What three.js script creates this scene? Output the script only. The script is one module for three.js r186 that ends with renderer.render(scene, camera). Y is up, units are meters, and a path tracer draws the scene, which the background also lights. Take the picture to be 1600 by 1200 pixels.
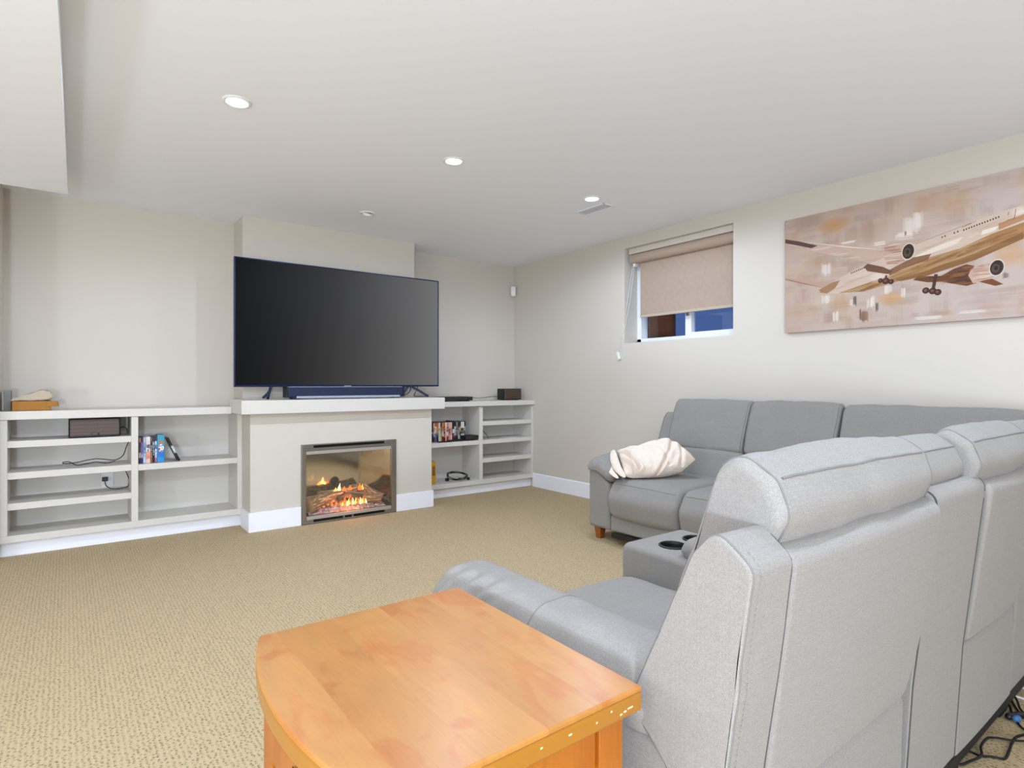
import * as THREE from 'three';
import { RoundedBoxGeometry } from 'three/addons/geometries/RoundedBoxGeometry.js';
import { mergeGeometries, toCreasedNormals } from 'three/addons/utils/BufferGeometryUtils.js';
import { ImprovedNoise } from 'three/addons/math/ImprovedNoise.js';
import { Brush, Evaluator, SUBTRACTION } from 'three-bvh-csg';
import { RectAreaLightUniformsLib } from 'three/addons/lights/RectAreaLightUniformsLib.js';

// ------------------------------------------------------------------ camera, sky, exposure
RectAreaLightUniformsLib.init();
const scene = new THREE.Scene();
const camera = new THREE.PerspectiveCamera(66.68, 4 / 3, 0.05, 60);
camera.position.set(0, 1.11, 0);
const YAW = Math.atan2(695, 912);
camera.lookAt(Math.sin(YAW), 1.11, -Math.cos(YAW));
const renderer = new THREE.WebGLRenderer({ antialias: true });
renderer.toneMapping = THREE.LinearToneMapping;
renderer.toneMappingExposure = 1.27;
renderer.shadowMap.enabled = true;
scene.background = new THREE.Color().setRGB(0.05, 0.095, 0.26);   // dusk sky outside the small window
const CEIL = 2.44;
const LAMPCOLOR = new THREE.Color().setRGB(.76, .905, 1.15);
const LIGHT = 3.1;                                                 // candela-like strength of one recessed light
const LAMPS = [[0.635, -2.97], [1.831, -2.975], [2.991, -2.98], [0.635, -0.5], [1.831, -0.5], [2.991, -0.5], [-1.3, -0.5]];
const FILL_GLOBES = [[-.9, .8, 1.45, 17], [-2.7, .8, -1.2, 5]];     // fill lights added out of view, modelled as opal floor lamps

// ------------------------------------------------------------------ helpers
const V = (x, y, z) => new THREE.Vector3(x, y, z);
let seed = 12345;
const rnd = () => { seed = (seed + 0x6D2B79F5) | 0; let t = Math.imul(seed ^ (seed >>> 15), 1 | seed); t = (t + Math.imul(t ^ (t >>> 7), 61 | t)) ^ t; return ((t ^ (t >>> 14)) >>> 0) / 4294967296; };
const perlin = new ImprovedNoise();
const noise = (x, y, z = 0.37) => perlin.noise(x, y, z);
const fbm = (x, y, z = 0.37) => noise(x, y, z) + 0.5 * noise(x * 2.1, y * 2.1, z + 3) + 0.25 * noise(x * 4.3, y * 4.3, z + 7);
const clamp = (v, a = 0, b = 1) => Math.min(b, Math.max(a, v));
const smooth = (a, b, v) => { const t = clamp((v - a) / (b - a)); return t * t * (3 - 2 * t); };
const used = {};
function numbered(name) { const n = used[name] = (used[name] ?? -1) + 1; return n ? name + '_' + String(n).padStart(3, '0') : name; }
function thing(name, label, category, [x, y, z] = [0, 0, 0], turn = 0, group) {
  const o = new THREE.Group(); o.name = numbered(name); scene.add(o);
  o.position.set(x, y, z); o.rotation.y = turn; o.userData = { label, category };
  if (group) o.userData.group = group;
  return o;
}
function mesh(name, geo, mat, parent, label) {
  if (Array.isArray(geo)) geo = geo.length > 1 ? mergeGeometries(geo.map(g => { g = g.index ? g.toNonIndexed() : g; for (const k of Object.keys(g.attributes)) if (!['position', 'normal', 'uv'].includes(k)) g.deleteAttribute(k); return g; })) : geo[0];
  const m = new THREE.Mesh(geo, mat); m.name = parent ? name : numbered(name);
  m.castShadow = m.receiveShadow = true;
  if (label) m.userData.label = label;
  (parent || scene).add(m);
  return m;
}
function struct(name, geo, mat) { const m = mesh(name, geo, mat); m.userData.kind = 'structure'; return m; }
// box from corner to corner, slightly rounded, with uv in metres
function boxUV(g) {
  const p = g.attributes.position, n = g.attributes.normal, uv = new Float32Array(p.count * 2);
  for (let i = 0; i < p.count; i++) {
    const ax = Math.abs(n.getX(i)), ay = Math.abs(n.getY(i)), az = Math.abs(n.getZ(i));
    if (ay >= ax && ay >= az) { uv[2 * i] = p.getX(i); uv[2 * i + 1] = p.getZ(i); }
    else if (ax >= az) { uv[2 * i] = p.getZ(i); uv[2 * i + 1] = p.getY(i); }
    else { uv[2 * i] = p.getX(i); uv[2 * i + 1] = p.getY(i); }
  }
  g.setAttribute('uv', new THREE.BufferAttribute(uv, 2));
  return g;
}
function bx(x0, x1, y0, y1, z0, z1, r = 0) {
  const w = x1 - x0, h = y1 - y0, d = z1 - z0;
  const g = r > 0 ? new RoundedBoxGeometry(w, h, d, 2, Math.min(r, w * .45, h * .45, d * .45)) : new THREE.BoxGeometry(w, h, d);
  g.translate((x0 + x1) / 2, (y0 + y1) / 2, (z0 + z1) / 2);
  return boxUV(g);
}
function tube(pts, r, seg = 8, radial = 6, closed = false) {
  const c = new THREE.CatmullRomCurve3(pts.map(p => p.isVector3 ? p : V(...p)), closed, 'centripetal');
  return new THREE.TubeGeometry(c, Math.max(8, pts.length * seg), r, radial, closed);
}
// a polygon with a radius at each corner [x, y, r] becomes a dense smooth outline
function outline(pts, step = 0.012) {
  const out = [], n = pts.length;
  const P = i => pts[(i + n) % n];
  for (let i = 0; i < n; i++) {
    const [x, y, r = 0] = P(i), [ax, ay] = P(i - 1), [bx2, by2] = P(i + 1);
    const la = Math.hypot(ax - x, ay - y), lb = Math.hypot(bx2 - x, by2 - y);
    const ta = [(ax - x) / la, (ay - y) / la], tb = [(bx2 - x) / lb, (by2 - y) / lb];
    if (!r) { out.push([x, y]); continue; }
    const ang = Math.acos(clamp(ta[0] * tb[0] + ta[1] * tb[1], -1, 1));
    const cut = Math.min(r / Math.max(0.15, Math.tan(ang / 2)), la * .48, lb * .48);
    const A = [x + ta[0] * cut, y + ta[1] * cut], B = [x + tb[0] * cut, y + tb[1] * cut];
    const k = Math.max(4, Math.ceil(cut * 2 / step));
    for (let j = 0; j <= k; j++) { const t = j / k, u = 1 - t; out.push([u * u * A[0] + 2 * u * t * x + t * t * B[0], u * u * A[1] + 2 * u * t * y + t * t * B[1]]); }
  }
  const den = [];                                                  // subdivide the straight runs
  for (let i = 0; i < out.length; i++) {
    const a = out[i], b = out[(i + 1) % out.length], l = Math.hypot(a[0] - b[0], a[1] - b[1]);
    if (l < 1e-5) continue;
    const k = Math.max(1, Math.round(l / (step * 1.6)));
    for (let j = 0; j < k; j++) den.push([a[0] + (b[0] - a[0]) * j / k, a[1] + (b[1] - a[1]) * j / k]);
  }
  return den;
}
// an upholstered body: the outline swept from s0 to s1, its ends rounded, its middle crowned
function sweep(prof, s0, s1, map, { r = 0.03, step = 0.03, crown = 0, disp = null, shape = null } = {}) {
  const n = prof.length;
  let area = 0, cx = 0, cy = 0, hx = 0, hy = 0, minx = 1e9, maxx = -1e9, miny = 1e9, maxy = -1e9;
  for (let i = 0; i < n; i++) { const a = prof[i], b = prof[(i + 1) % n]; area += a[0] * b[1] - b[0] * a[1]; minx = Math.min(minx, a[0]); maxx = Math.max(maxx, a[0]); miny = Math.min(miny, a[1]); maxy = Math.max(maxy, a[1]); }
  cx = (minx + maxx) / 2; cy = (miny + maxy) / 2; hx = (maxx - minx) / 2; hy = (maxy - miny) / 2;
  const sg = Math.sign(area), nor = prof.map((p, i) => { const a = prof[(i - 1 + n) % n], b = prof[(i + 1) % n]; let x = (b[1] - a[1]) * sg, y = -(b[0] - a[0]) * sg; const l = Math.hypot(x, y) || 1; return [x / l, y / l]; });
  const L = s1 - s0, ss = [];
  const nr = r > 0 ? 6 : 0;
  for (let i = 0; i < nr; i++) ss.push(s0 + r * (1 - Math.cos(i / nr * Math.PI / 2)));
  const k = Math.max(1, Math.round((L - 2 * r) / step));
  for (let i = 0; i <= k; i++) ss.push(s0 + r + (L - 2 * r) * i / k);
  for (let i = nr - 1; i >= 0; i--) ss.push(s1 - r * (1 - Math.cos(i / nr * Math.PI / 2)));
  const pos = [], uv = [], idx = [], peri = [0];
  for (let i = 0; i < n; i++) peri.push(peri[i] + Math.hypot(prof[i][0] - prof[(i + 1) % n][0], prof[i][1] - prof[(i + 1) % n][1]));
  const at = (s, i) => {
    const e = Math.min(s - s0, s1 - s), ins = r > 0 && e < r ? r - Math.sqrt(Math.max(0, r * r - (r - e) ** 2)) : 0;
    const t = (s - s0) / L, swell = crown * Math.pow(Math.max(0, Math.sin(Math.PI * t)), 0.6);
    let [p, q] = prof[i]; const [np, nq] = nor[i];
    p = cx + (p - cx) * (1 - ins / hx); q = cy + (q - cy) * (1 - ins / hy);
    let d = swell; if (disp) d += disp(s, p, q, np, nq, t);
    p += np * d; q += nq * d;
    if (shape) [s, p, q] = shape(s, p, q, t);
    return map(s, p, q);
  };
  const row = n + 1;
  const run = s => { const e = Math.min(s - s0, s1 - s); if (!(r > 0) || e >= r) return s; const extra = r * Math.acos(clamp(1 - e / r, -1, 1)) - r * Math.PI / 2; return s - s0 < s1 - s ? s0 + r + extra : s1 - r - extra; };
  for (const s of ss) for (let i = 0; i <= n; i++) { const v = at(s, i % n); pos.push(v.x, v.y, v.z); uv.push(peri[i], run(s)); }
  for (let j = 0; j < ss.length - 1; j++) for (let i = 0; i < n; i++) { const a = j * row + i, b = a + 1, c = a + row, d = c + 1; idx.push(a, c, b, b, c, d); }
  for (const end of [0, ss.length - 1]) {                          // the two ends
    const base = pos.length / 3, pts2 = [];
    for (let i = 0; i < n; i++) { const o = (end * row + i) * 3; pos.push(pos[o], pos[o + 1], pos[o + 2]); uv.push(prof[i][0], prof[i][1]); pts2.push(new THREE.Vector2(prof[i][0], prof[i][1])); }
    for (const [a, b, c] of THREE.ShapeUtils.triangulateShape(pts2, [])) { const f = (end === 0) === (area > 0); if (f) idx.push(base + a, base + b, base + c); else idx.push(base + a, base + c, base + b); }
  }
  let vol = 0;
  for (let t = 0; t < (ss.length - 1) * n * 6; t += 3) { const [a, b, c] = [idx[t] * 3, idx[t + 1] * 3, idx[t + 2] * 3]; vol += pos[a] * (pos[b + 1] * pos[c + 2] - pos[b + 2] * pos[c + 1]) - pos[a + 1] * (pos[b] * pos[c + 2] - pos[b + 2] * pos[c]) + pos[a + 2] * (pos[b] * pos[c + 1] - pos[b + 1] * pos[c]); }
  const g = new THREE.BufferGeometry();
  g.setAttribute('position', new THREE.Float32BufferAttribute(pos, 3));
  g.setAttribute('uv', new THREE.Float32BufferAttribute(uv, 2));
  g.setIndex(idx); g.computeVertexNormals();
  const nn = g.attributes.normal;
  { // the sides must face outward: test the first ring against its own centre
    const mid = Math.floor(ss.length / 2) * row; let c = V(0, 0, 0); for (let i = 0; i < n; i++) c.add(V(pos[(mid + i) * 3], pos[(mid + i) * 3 + 1], pos[(mid + i) * 3 + 2])); c.multiplyScalar(1 / n);
    let dot = 0; for (let i = 0; i < n; i++) { const o = mid + i; dot += (pos[o * 3] - c.x) * nn.getX(o) + (pos[o * 3 + 1] - c.y) * nn.getY(o) + (pos[o * 3 + 2] - c.z) * nn.getZ(o); }
    if (dot < 0) { for (let t = 0; t < idx.length; t += 3) { const q = idx[t + 1]; idx[t + 1] = idx[t + 2]; idx[t + 2] = q; } g.setIndex(idx); g.computeVertexNormals(); }
  }
  for (let j = 0; j < ss.length; j++) { const a = j * row, b = a + n; const v = V(nn.getX(a) + nn.getX(b), nn.getY(a) + nn.getY(b), nn.getZ(a) + nn.getZ(b)).normalize(); nn.setXYZ(a, v.x, v.y, v.z); nn.setXYZ(b, v.x, v.y, v.z); }
  g.userData.at = at; g.userData.prof = prof;
  return g;
}

// ------------------------------------------------------------------ textures
function dataTex(w, h, fn, srgb = true) {
  const d = new Uint8Array(w * h * 4);
  for (let y = 0; y < h; y++) for (let x = 0; x < w; x++) { const c = fn(x / w, y / h, x, y), o = (y * w + x) * 4; d[o] = clamp(c[0], 0, 255); d[o + 1] = clamp(c[1], 0, 255); d[o + 2] = clamp(c[2], 0, 255); d[o + 3] = 255; }
  const t = new THREE.DataTexture(d, w, h, THREE.RGBAFormat);
  t.wrapS = t.wrapT = THREE.RepeatWrapping; t.magFilter = THREE.LinearFilter; t.minFilter = THREE.LinearMipmapLinearFilter; t.generateMipmaps = true;
  if (srgb) t.colorSpace = THREE.SRGBColorSpace;
  t.needsUpdate = true;
  return t;
}
function hash(x, y) { let h = (x * 374761393 + y * 668265263) | 0; h = Math.imul(h ^ (h >>> 13), 1274126177); return ((h ^ (h >>> 16)) >>> 0) / 4294967296; }
// woven heather cloth: 512 px cover 0.16 m
function weave(x, y) {
  const u = x % 4, v = y % 4, over = (((x >> 2) + (y >> 2)) & 1);
  const prof = over ? Math.sin((u + .5) / 4 * Math.PI) : Math.sin((v + .5) / 4 * Math.PI);
  return { prof, over };
}
const yarnW = Array.from({ length: 128 }, (_, i) => hash(i, 11)), yarnH = Array.from({ length: 128 }, (_, i) => hash(i, 77));
const clothMap = dataTex(512, 512, (u, v, x, y) => {
  const w = weave(x, y), a = w.over ? yarnW[(x >> 2) & 127] : yarnH[(y >> 2) & 127];
  const f = hash(x >> 1, (y >> 3) + (w.over ? 0 : 999)) - .5;
  const k = 0.94 + 0.05 * w.prof + (a - .5) * 0.04 + f * 0.15;
  return [226 * k, 225 * k, 224 * k];
});
const clothBump = dataTex(512, 512, (u, v, x, y) => { const w = weave(x, y), q = 90 + 130 * w.prof + 35 * hash(x, y); return [q, q, q]; }, false);
for (const t of [clothMap, clothBump]) t.repeat.set(1 / 0.2, 1 / 0.2);
// loop-pile carpet: 1024 px cover 0.6 m, rows of loops with small dark hollows
const carpetPix = (x, y) => {
  const nx = 40, ny = 48, gx = x / 1024 * nx; let hole = 0;
  const row = Math.floor(gx);
  for (let dr = -1; dr <= 1; dr++) { const r = (row + dr + nx) % nx, gy = y / 1024 * ny + (r % 2) * .5, col0 = Math.floor(gy);
    for (let dc = -1; dc <= 1; dc++) { const c = (col0 + dc + ny) % ny, k = hash(r + 5, c + 9); if (k < .12) continue; const dx = gx - (row + dr) - .5 - (hash(r, c) - .5) * .6, dy = gy - (col0 + dc) - .5 - (hash(r + 71, c) - .5) * .6; hole += (.25 + .75 * k) * Math.exp(-(dx * dx * 30 + dy * dy * 17)); } }
  const rib = .5 + .5 * Math.cos((gx % 1 - .5) * 2 * Math.PI);
  return { hole: Math.min(1, hole), rib, loop: .6 * hash(x >> 2, y >> 2) + .4 * hash(x >> 3, (y >> 3) + 400) };
};
const carpetMap = dataTex(1024, 1024, (u, v, x, y) => {
  const c = carpetPix(x, y), k = (1 - 0.4 * c.hole) * (0.94 + 0.10 * c.loop) * (1 - .035 * c.rib);
  return [196 * k, 174 * k, 135 * k * (1 - .06 * c.hole)];
});
const carpetBump = dataTex(1024, 1024, (u, v, x, y) => { const c = carpetPix(x, y), q = 215 - 190 * c.hole + 30 * c.loop - 14 * c.rib; return [q, q, q]; }, false);
for (const t of [carpetMap, carpetBump]) t.repeat.set(1 / 0.6, 1 / 0.6);
const plasterBump = dataTex(256, 256, (u, v, x, y) => { const q = 128 + 60 * (hash(x >> 1, y >> 1) - .5) + 40 * (hash(x >> 3, y >> 3) - .5); return [q, q, q]; }, false);
plasterBump.repeat.set(2, 2);
// blond maple laminate, grain along v; 1024 x 2048 px cover the whole table top
function maple(u, v, x, y, strip, warm) {
  const n1 = fbm(u * 9 + 3, v * 1.7, 1.2), n2 = fbm(u * 3.2, v * 2.2 + 5, 8.1), fine = noise(u * 150 + 4 * n1, v * 7, 2), fleck = noise(u * 60, v * 5, 4.4);
  const swirl = fbm(u * 5 + 1.4 * n2, v * 3.1 + n1 * .8, 3.3);
  let k = 1 + 0.045 * n1 + 0.03 * fine + strip * .05;
  let o = 0.36 * smooth(-.1, .8, swirl) + 0.28 * smooth(.05, .75, n2) + 0.2 * smooth(.35, .8, fleck) * smooth(0, .5, n1);
  const knot = smooth(.52, .9, fbm(u * 6 + 20, v * 5 + 11, 5.5));
  o += knot * .4;
  return [(236 - 16 * o + warm * -5) * k, (193 - 62 * o + warm * -12) * k, (137 - 82 * o + warm * -22) * k];
}
const stripTone = [.55, -.2, .35, -.1, .45, -.6, .1, -.8];
const mapleTop = dataTex(640, 1024, (u, v, x, y) => { const i = clamp(Math.floor(u * 5.2 + 0.03 * noise(v * 2, 1)), 0, 7); return maple(u * 1.1 + i * 3.7, v * 1.4 + i * 1.9, x, y, stripTone[i], stripTone[i] < 0 ? .45 : -.1); });
const oakSide = dataTex(512, 512, (u, v, x, y) => {
  const g = noise(u * 40, v * 2.2, 1) + .6 * noise(u * 95, v * 3, 5), n2 = fbm(u * 5, v * .9, 9);
  const k = 1 + .06 * g, o = smooth(-.2, .7, n2) * .5 + .12 * smooth(.2, .8, g);
  return [(222 - 34 * o) * k, (146 - 42 * o) * k, (50 - 24 * o) * k];
});
oakSide.repeat.set(2, 2);
const legWood = dataTex(128, 256, (u, v) => { const g = noise(u * 12, v * 3, 1) + .5 * noise(u * 40, v * 5, 5); const k = 1 + .2 * g; return [150 * k, 80 * k, 32 * k]; });
const barkMap = dataTex(256, 256, (u, v) => { const g = noise(u * 14, v * 4, 1) + .7 * noise(u * 34, v * 9, 3), c = smooth(-.1, .5, g); return [125 + 105 * c, 98 + 88 * c, 70 + 62 * c]; });
const barkBump = dataTex(256, 256, (u, v) => { const g = noise(u * 14, v * 4, 1) + .7 * noise(u * 34, v * 9, 3), q = 128 + 110 * g; return [q, q, q]; }, false);
const emberGlow = dataTex(256, 128, (u, v) => { const g = fbm(u * 16, v * 8, 2), c = smooth(.22, .75, g); return [255 * c, 92 * c * c, 20 * c * c * c]; });
const emberMap = dataTex(256, 128, (u, v) => { const g = fbm(u * 22, v * 10, 6), c = smooth(-.6, .8, g); return [120 + 110 * c, 112 + 105 * c, 112 + 105 * c]; });
const grillTex = dataTex(64, 64, (u, v, x, y) => { const d = Math.hypot((x % 8) - 3.5, (y % 8) - 3.5) < 2.2 ? .86 : 1; return [150 * d, 136 * d, 132 * d]; });
grillTex.repeat.set(12, 5);
const roller = dataTex(256, 256, (u, v, x, y) => { const k = 1 + .05 * (hash(x, y >> 2) - .5) + .05 * (hash(x >> 2, y) - .5) + .02 * noise(u * 6, v * 6); return [178 * k, 157 * k, 139 * k]; });
roller.repeat.set(5, 5);
const flesh = dataTex(256, 256, (u, v, x, y) => { const k = 1 + .05 * (hash(x, y) - .5) + .04 * noise(u * 10, v * 10); return [238 * k, 222 * k, 205 * k]; });
flesh.repeat.set(6, 6);

// ------------------------------------------------------------------ materials
const std = (o) => new THREE.MeshStandardMaterial(o), phy = (o) => new THREE.MeshPhysicalMaterial(o);
const M = {
  wall: std({ color: '#d4ccbf', roughness: .9, bumpMap: plasterBump, bumpScale: .0006 }),
  ceiling: std({ color: '#f5f5f9', roughness: .95 }),
  trim: std({ color: '#f6f7fc', roughness: .42 }),
  cabinet: std({ color: '#d9d4ca', roughness: .5 }),
  carpet: std({ map: carpetMap, bumpMap: carpetBump, bumpScale: .0028, roughness: 1 }),
  cloth: phy({ map: clothMap, bumpMap: clothBump, bumpScale: .0007, roughness: .95, color: '#aca8a2', sheen: .25, sheenRoughness: .6, sheenColor: new THREE.Color('#e9ecf2') }),
  seam: std({ color: '#7c7a76', roughness: 1 }),
  groove: std({ color: '#55524d', roughness: 1 }),
  stitch: std({ color: '#87847f', roughness: 1 }),
  blackPlastic: std({ color: '#141414', roughness: .45 }),
  blackGloss: phy({ color: '#0c0c0d', roughness: .18, clearcoat: .5 }),
  rubber: std({ color: '#0e0d0c', roughness: .7 }),
  legWood: phy({ map: legWood, roughness: .3, clearcoat: .5, clearcoatRoughness: .2 }),
  tableTop: phy({ map: mapleTop, color: '#c2a674', roughness: .4, clearcoat: .15, clearcoatRoughness: .25 }),
  tableSide: phy({ map: oakSide, color: '#c6b284', roughness: .38, clearcoat: .2, clearcoatRoughness: .3 }),
  tableEdge: phy({ color: '#a36c1c', roughness: .35, clearcoat: .3 }),
  navy: phy({ color: '#101f4a', roughness: .3, metalness: .45 }),
  navyFabric: std({ color: '#0f1b3c', roughness: .6 }),
  silver: std({ color: '#b9c0cc', roughness: .35, metalness: .6 }),
  legMetal: phy({ color: '#3c4a66', roughness: .35, metalness: .5 }),
  screen: phy({ color: '#0a0a0a', roughness: .4, specularIntensity: .08, emissive: '#ffffff', emissiveIntensity: .9, emissiveMap: dataTex(256, 4, u => { const k = 12 + 94 * u; return [k, k, k * 1.01]; }) }),  // black-to-grey sheen painted into the emission instead of real reflections
  pewter: std({ color: '#a09a92', roughness: .3, metalness: .85 }),
  rail: std({ color: '#cfc9bf', roughness: .38, metalness: .7 }),
  slot: std({ color: '#0d0c0b', roughness: .8 }),
  glass: phy({ color: '#ffffff', roughness: 0.02, transmission: 1, thickness: 0, ior: 1.75 }),
  windowGlass: phy({ color: '#ffffff', roughness: 0.02, transmission: 1, thickness: 0, ior: 1.45 }),
  smokedMirror: std({ color: '#e0d4c0', roughness: .1, metalness: 1 }),
  chrome: std({ color: '#d0d0d0', roughness: .2, metalness: 1 }),
  vinyl: std({ color: '#f1f2f5', roughness: .4 }),
  whitePlastic: std({ color: '#ecebe8', roughness: .5 }),
  bark: std({ map: barkMap, bumpMap: barkBump, bumpScale: .004, roughness: 1 }),
  logEnd: std({ color: '#b78f60', roughness: 1 }),
  char: std({ color: '#3a3230', roughness: 1 }),
  kraft: std({ color: '#a87431', roughness: .85 }),
  kraftPale: std({ color: '#bfb09a', roughness: .9 }),
  concrete: std({ color: '#85857f', roughness: .8 }),
  cedar: std({ color: '#dd7a38', roughness: .8 }),
  cedarDark: std({ color: '#4a3440', roughness: .9 }),
  fence: std({ color: '#7d8aa8', roughness: .9 }),
};
M.cloth.name = 'heather grey upholstery';

// ------------------------------------------------------------------ the room
const XL = -0.345, XR = 4.03, ZB = -5.25, ZR = 2.7, XF = -3.2;
struct('floor', (() => { const g = bx(XF - .15, XR + .3, -0.12, 0, ZB - .15, ZR + .15); return g; })(), M.carpet);
struct('ceiling', bx(XF - .15, XR + .3, CEIL, CEIL + .14, ZB - .15, ZR + .15), M.ceiling);
struct('wall_back', bx(XF - .15, XR + .3, 0, CEIL, ZB - .15, ZB), M.wall);
struct('wall_chimney', bx(1.1, 2.612, 0.9, CEIL, ZB, -4.95), M.wall);
{ // the wall with the window: four pieces round the opening
  const y0 = 1.48, y1 = 2.338, z0 = -3.6, z1 = -2.512, T = .32;
  struct('wall_right', [bx(XR, XR + T, 0, y0, ZB, ZR), bx(XR, XR + T, y1, CEIL, ZB, ZR), bx(XR, XR + T, y0, y1, ZB, z0), bx(XR, XR + T, y0, y1, z1, ZR)], M.wall);
}
struct('wall_left', [bx(XL - .12, XL, 0, CEIL, ZB, -4.8), bx(XF, XL - .12, 0, CEIL, -4.92, -4.8)], M.wall);
struct('wall_far_left', bx(XF - .15, XF, 0, CEIL, -4.92, ZR), M.wall);
struct('wall_rear', bx(XF, XR, 0, CEIL, ZR, ZR + .15), M.wall);
{ // the lowered box under the ceiling along the left
  const s = new THREE.Shape([[XF, -ZR], [-.085, -ZR], [.004, 4.605], [XF, 4.60]].map(p => new THREE.Vector2(...p)));
  const g = new THREE.ExtrudeGeometry(s, { depth: CEIL - 2.3, bevelEnabled: false }); g.rotateX(-Math.PI / 2); g.translate(0, 2.3, 0);
  struct('ceiling_soffit', boxUV(g), M.ceiling);
}
// fireplace wall below the mantel, with the opening for the insert
struct('wall_fireplace', [bx(1.088, 1.462, 0, .886, ZB, -4.655), bx(2.272, 2.63, 0, .886, ZB, -4.655), bx(1.462, 2.272, .63, .886, ZB, -4.655), bx(1.462, 2.272, 0, .63, ZB, -5.05)], M.wall);
const baseProfile = (len) => { const s = new THREE.Shape(); s.moveTo(0, 0); s.lineTo(.015, 0); s.lineTo(.015, .132); s.quadraticCurveTo(.015, .142, .005, .146); s.lineTo(0, .146); return new THREE.ExtrudeGeometry(s, { depth: len, bevelEnabled: false }); };
struct('baseboard_right', (() => { const g = baseProfile(4.9 + ZR); g.rotateY(Math.PI); g.translate(XR, 0, ZR); return boxUV(g); })(), M.trim);
struct('baseboard_fireplace', [bx(1.074, 1.46, 0, .146, -4.655, -4.64, .003), bx(2.274, 2.643, 0, .146, -4.655, -4.64, .003), bx(1.074, 1.0879, 0, .146, -4.899, -4.657, .002), bx(2.6301, 2.643, 0, .146, -4.899, -4.657, .002)], M.trim);

// ------------------------------------------------------------------ window in the right wall
{
  const y0 = 1.48, y1 = 2.338, z0 = -3.6, z1 = -2.512, xb = 4.2;
  const fr = struct('window_1', [bx(xb, xb + .09, y0, y0 + .045, z0, z1, .004), bx(xb, xb + .09, y1 - .045, y1, z0, z1, .004), bx(xb, xb + .09, y0, y1, z0, z0 + .05, .004), bx(xb, xb + .09, y0, y1, z1 - .05, z1, .004)], M.vinyl);
  mesh('sash', [bx(xb + .012, xb + .055, y0 + .045, y0 + .07, -3.03, z1 - .05, .003), bx(xb + .012, xb + .055, y1 - .07, y1 - .045, -3.03, z1 - .05, .003), bx(xb + .0, xb + .055, y0 + .04, y1 - .045, -3.07, -3.01, .003), bx(xb + .012, xb + .055, y0 + .045, y1 - .045, z1 - .075, z1 - .05, .003)], M.vinyl, fr);
  mesh('latch', bx(xb - .012, xb + .002, 1.69, 1.73, -3.055, -3.03, .004), M.concrete, fr);
  mesh('pane', bx(xb + .062, xb + .066, y0 + .04, y1 - .04, z0 + .045, -3.03), M.windowGlass, fr);
  mesh('pane', bx(xb + .032, xb + .036, y0 + .065, y1 - .065, -3.015, z1 - .07), M.windowGlass, fr);
  const bl = thing('roller_blind', 'taupe fabric roller blind half lowered over the small window', 'blind', [4.1, 2.245, -3.04]);
  const tmp = 0;
  const cyl = new THREE.CylinderGeometry(.044, .044, 1.03, 24); cyl.rotateX(Math.PI / 2);
  mesh('cassette', cyl, std({ map: roller, roughness: .8 }), bl);
  for (const s of [-1, 1]) { const e = new THREE.CylinderGeometry(.046, .046, .008, 24); e.rotateX(Math.PI / 2); e.translate(0, 0, s * .519); mesh('end_cap', e, M.kraftPale, bl); }
  mesh('fabric', bx(.024, .0255, -.515, .0, -.455, .49), std({ map: roller, roughness: .9 }), bl);
  mesh('hem_bar', bx(.017, .033, -.537, -.513, -.457, .492, .006), M.kraftPale, bl);
  mesh('mount_rail', bx(-.035, .095, .041, .091, -.54, .525, .002), M.wall, bl);
  mesh('bracket', bx(-.01, .03, -.07, -.03, -.515, -.49, .004), M.whitePlastic, bl);
  const ch = thing('blind_chain', 'thin white bead chain hanging beside the window with tensioner on the wall', 'chain', [4.0, 1.36, -3.66]);
  mesh('cord', [tube([[.06, .81, .13], [.045, .5, .08], [.025, .2, .03], [.018, .04, .0]], .0018, 10, 5), tube([[.075, .81, .135], [.06, .5, .095], [.03, .2, .05], [.018, .0, .025]], .0018, 10, 5)], M.whitePlastic, ch);
  const tn = bx(.008, .028, -.03, .045, -.016, .016, .007); tn.rotateX(-.35); mesh('tensioner', tn, M.whitePlastic, ch);
}
// what stands outside the window at dusk
{
  const o = thing('deck_post', 'brown cedar deck post outside the small window', 'post', [5.25, .6, -4.14]);
  mesh('post', bx(-.07, .07, 0, 2.6, -.14, .13, .006), M.cedar, o);
  const b = thing('deck_beam', 'dark timber deck beam seen through the top of the window', 'beam', [5.3, 2.0, -3.6]);
  mesh('beam', bx(-.05, .1, -.07, .25, -2, 2.4, .005), M.cedarDark, b);
  const w = thing('outside_wall', 'purple brown timber wall at the left of the window view', 'wall', [5.35, .6, -5.0]);
  for (let i = 0; i < 9; i++) mesh('board', bx(0, .03, i * .2, i * .2 + .192, -.7, .68, .004), M.cedarDark, w);
  struct('ground', bx(XR + .34, 12, .3, .6, -9, 2), std({ color: '#4c4a46', roughness: 1 }));
}

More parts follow.
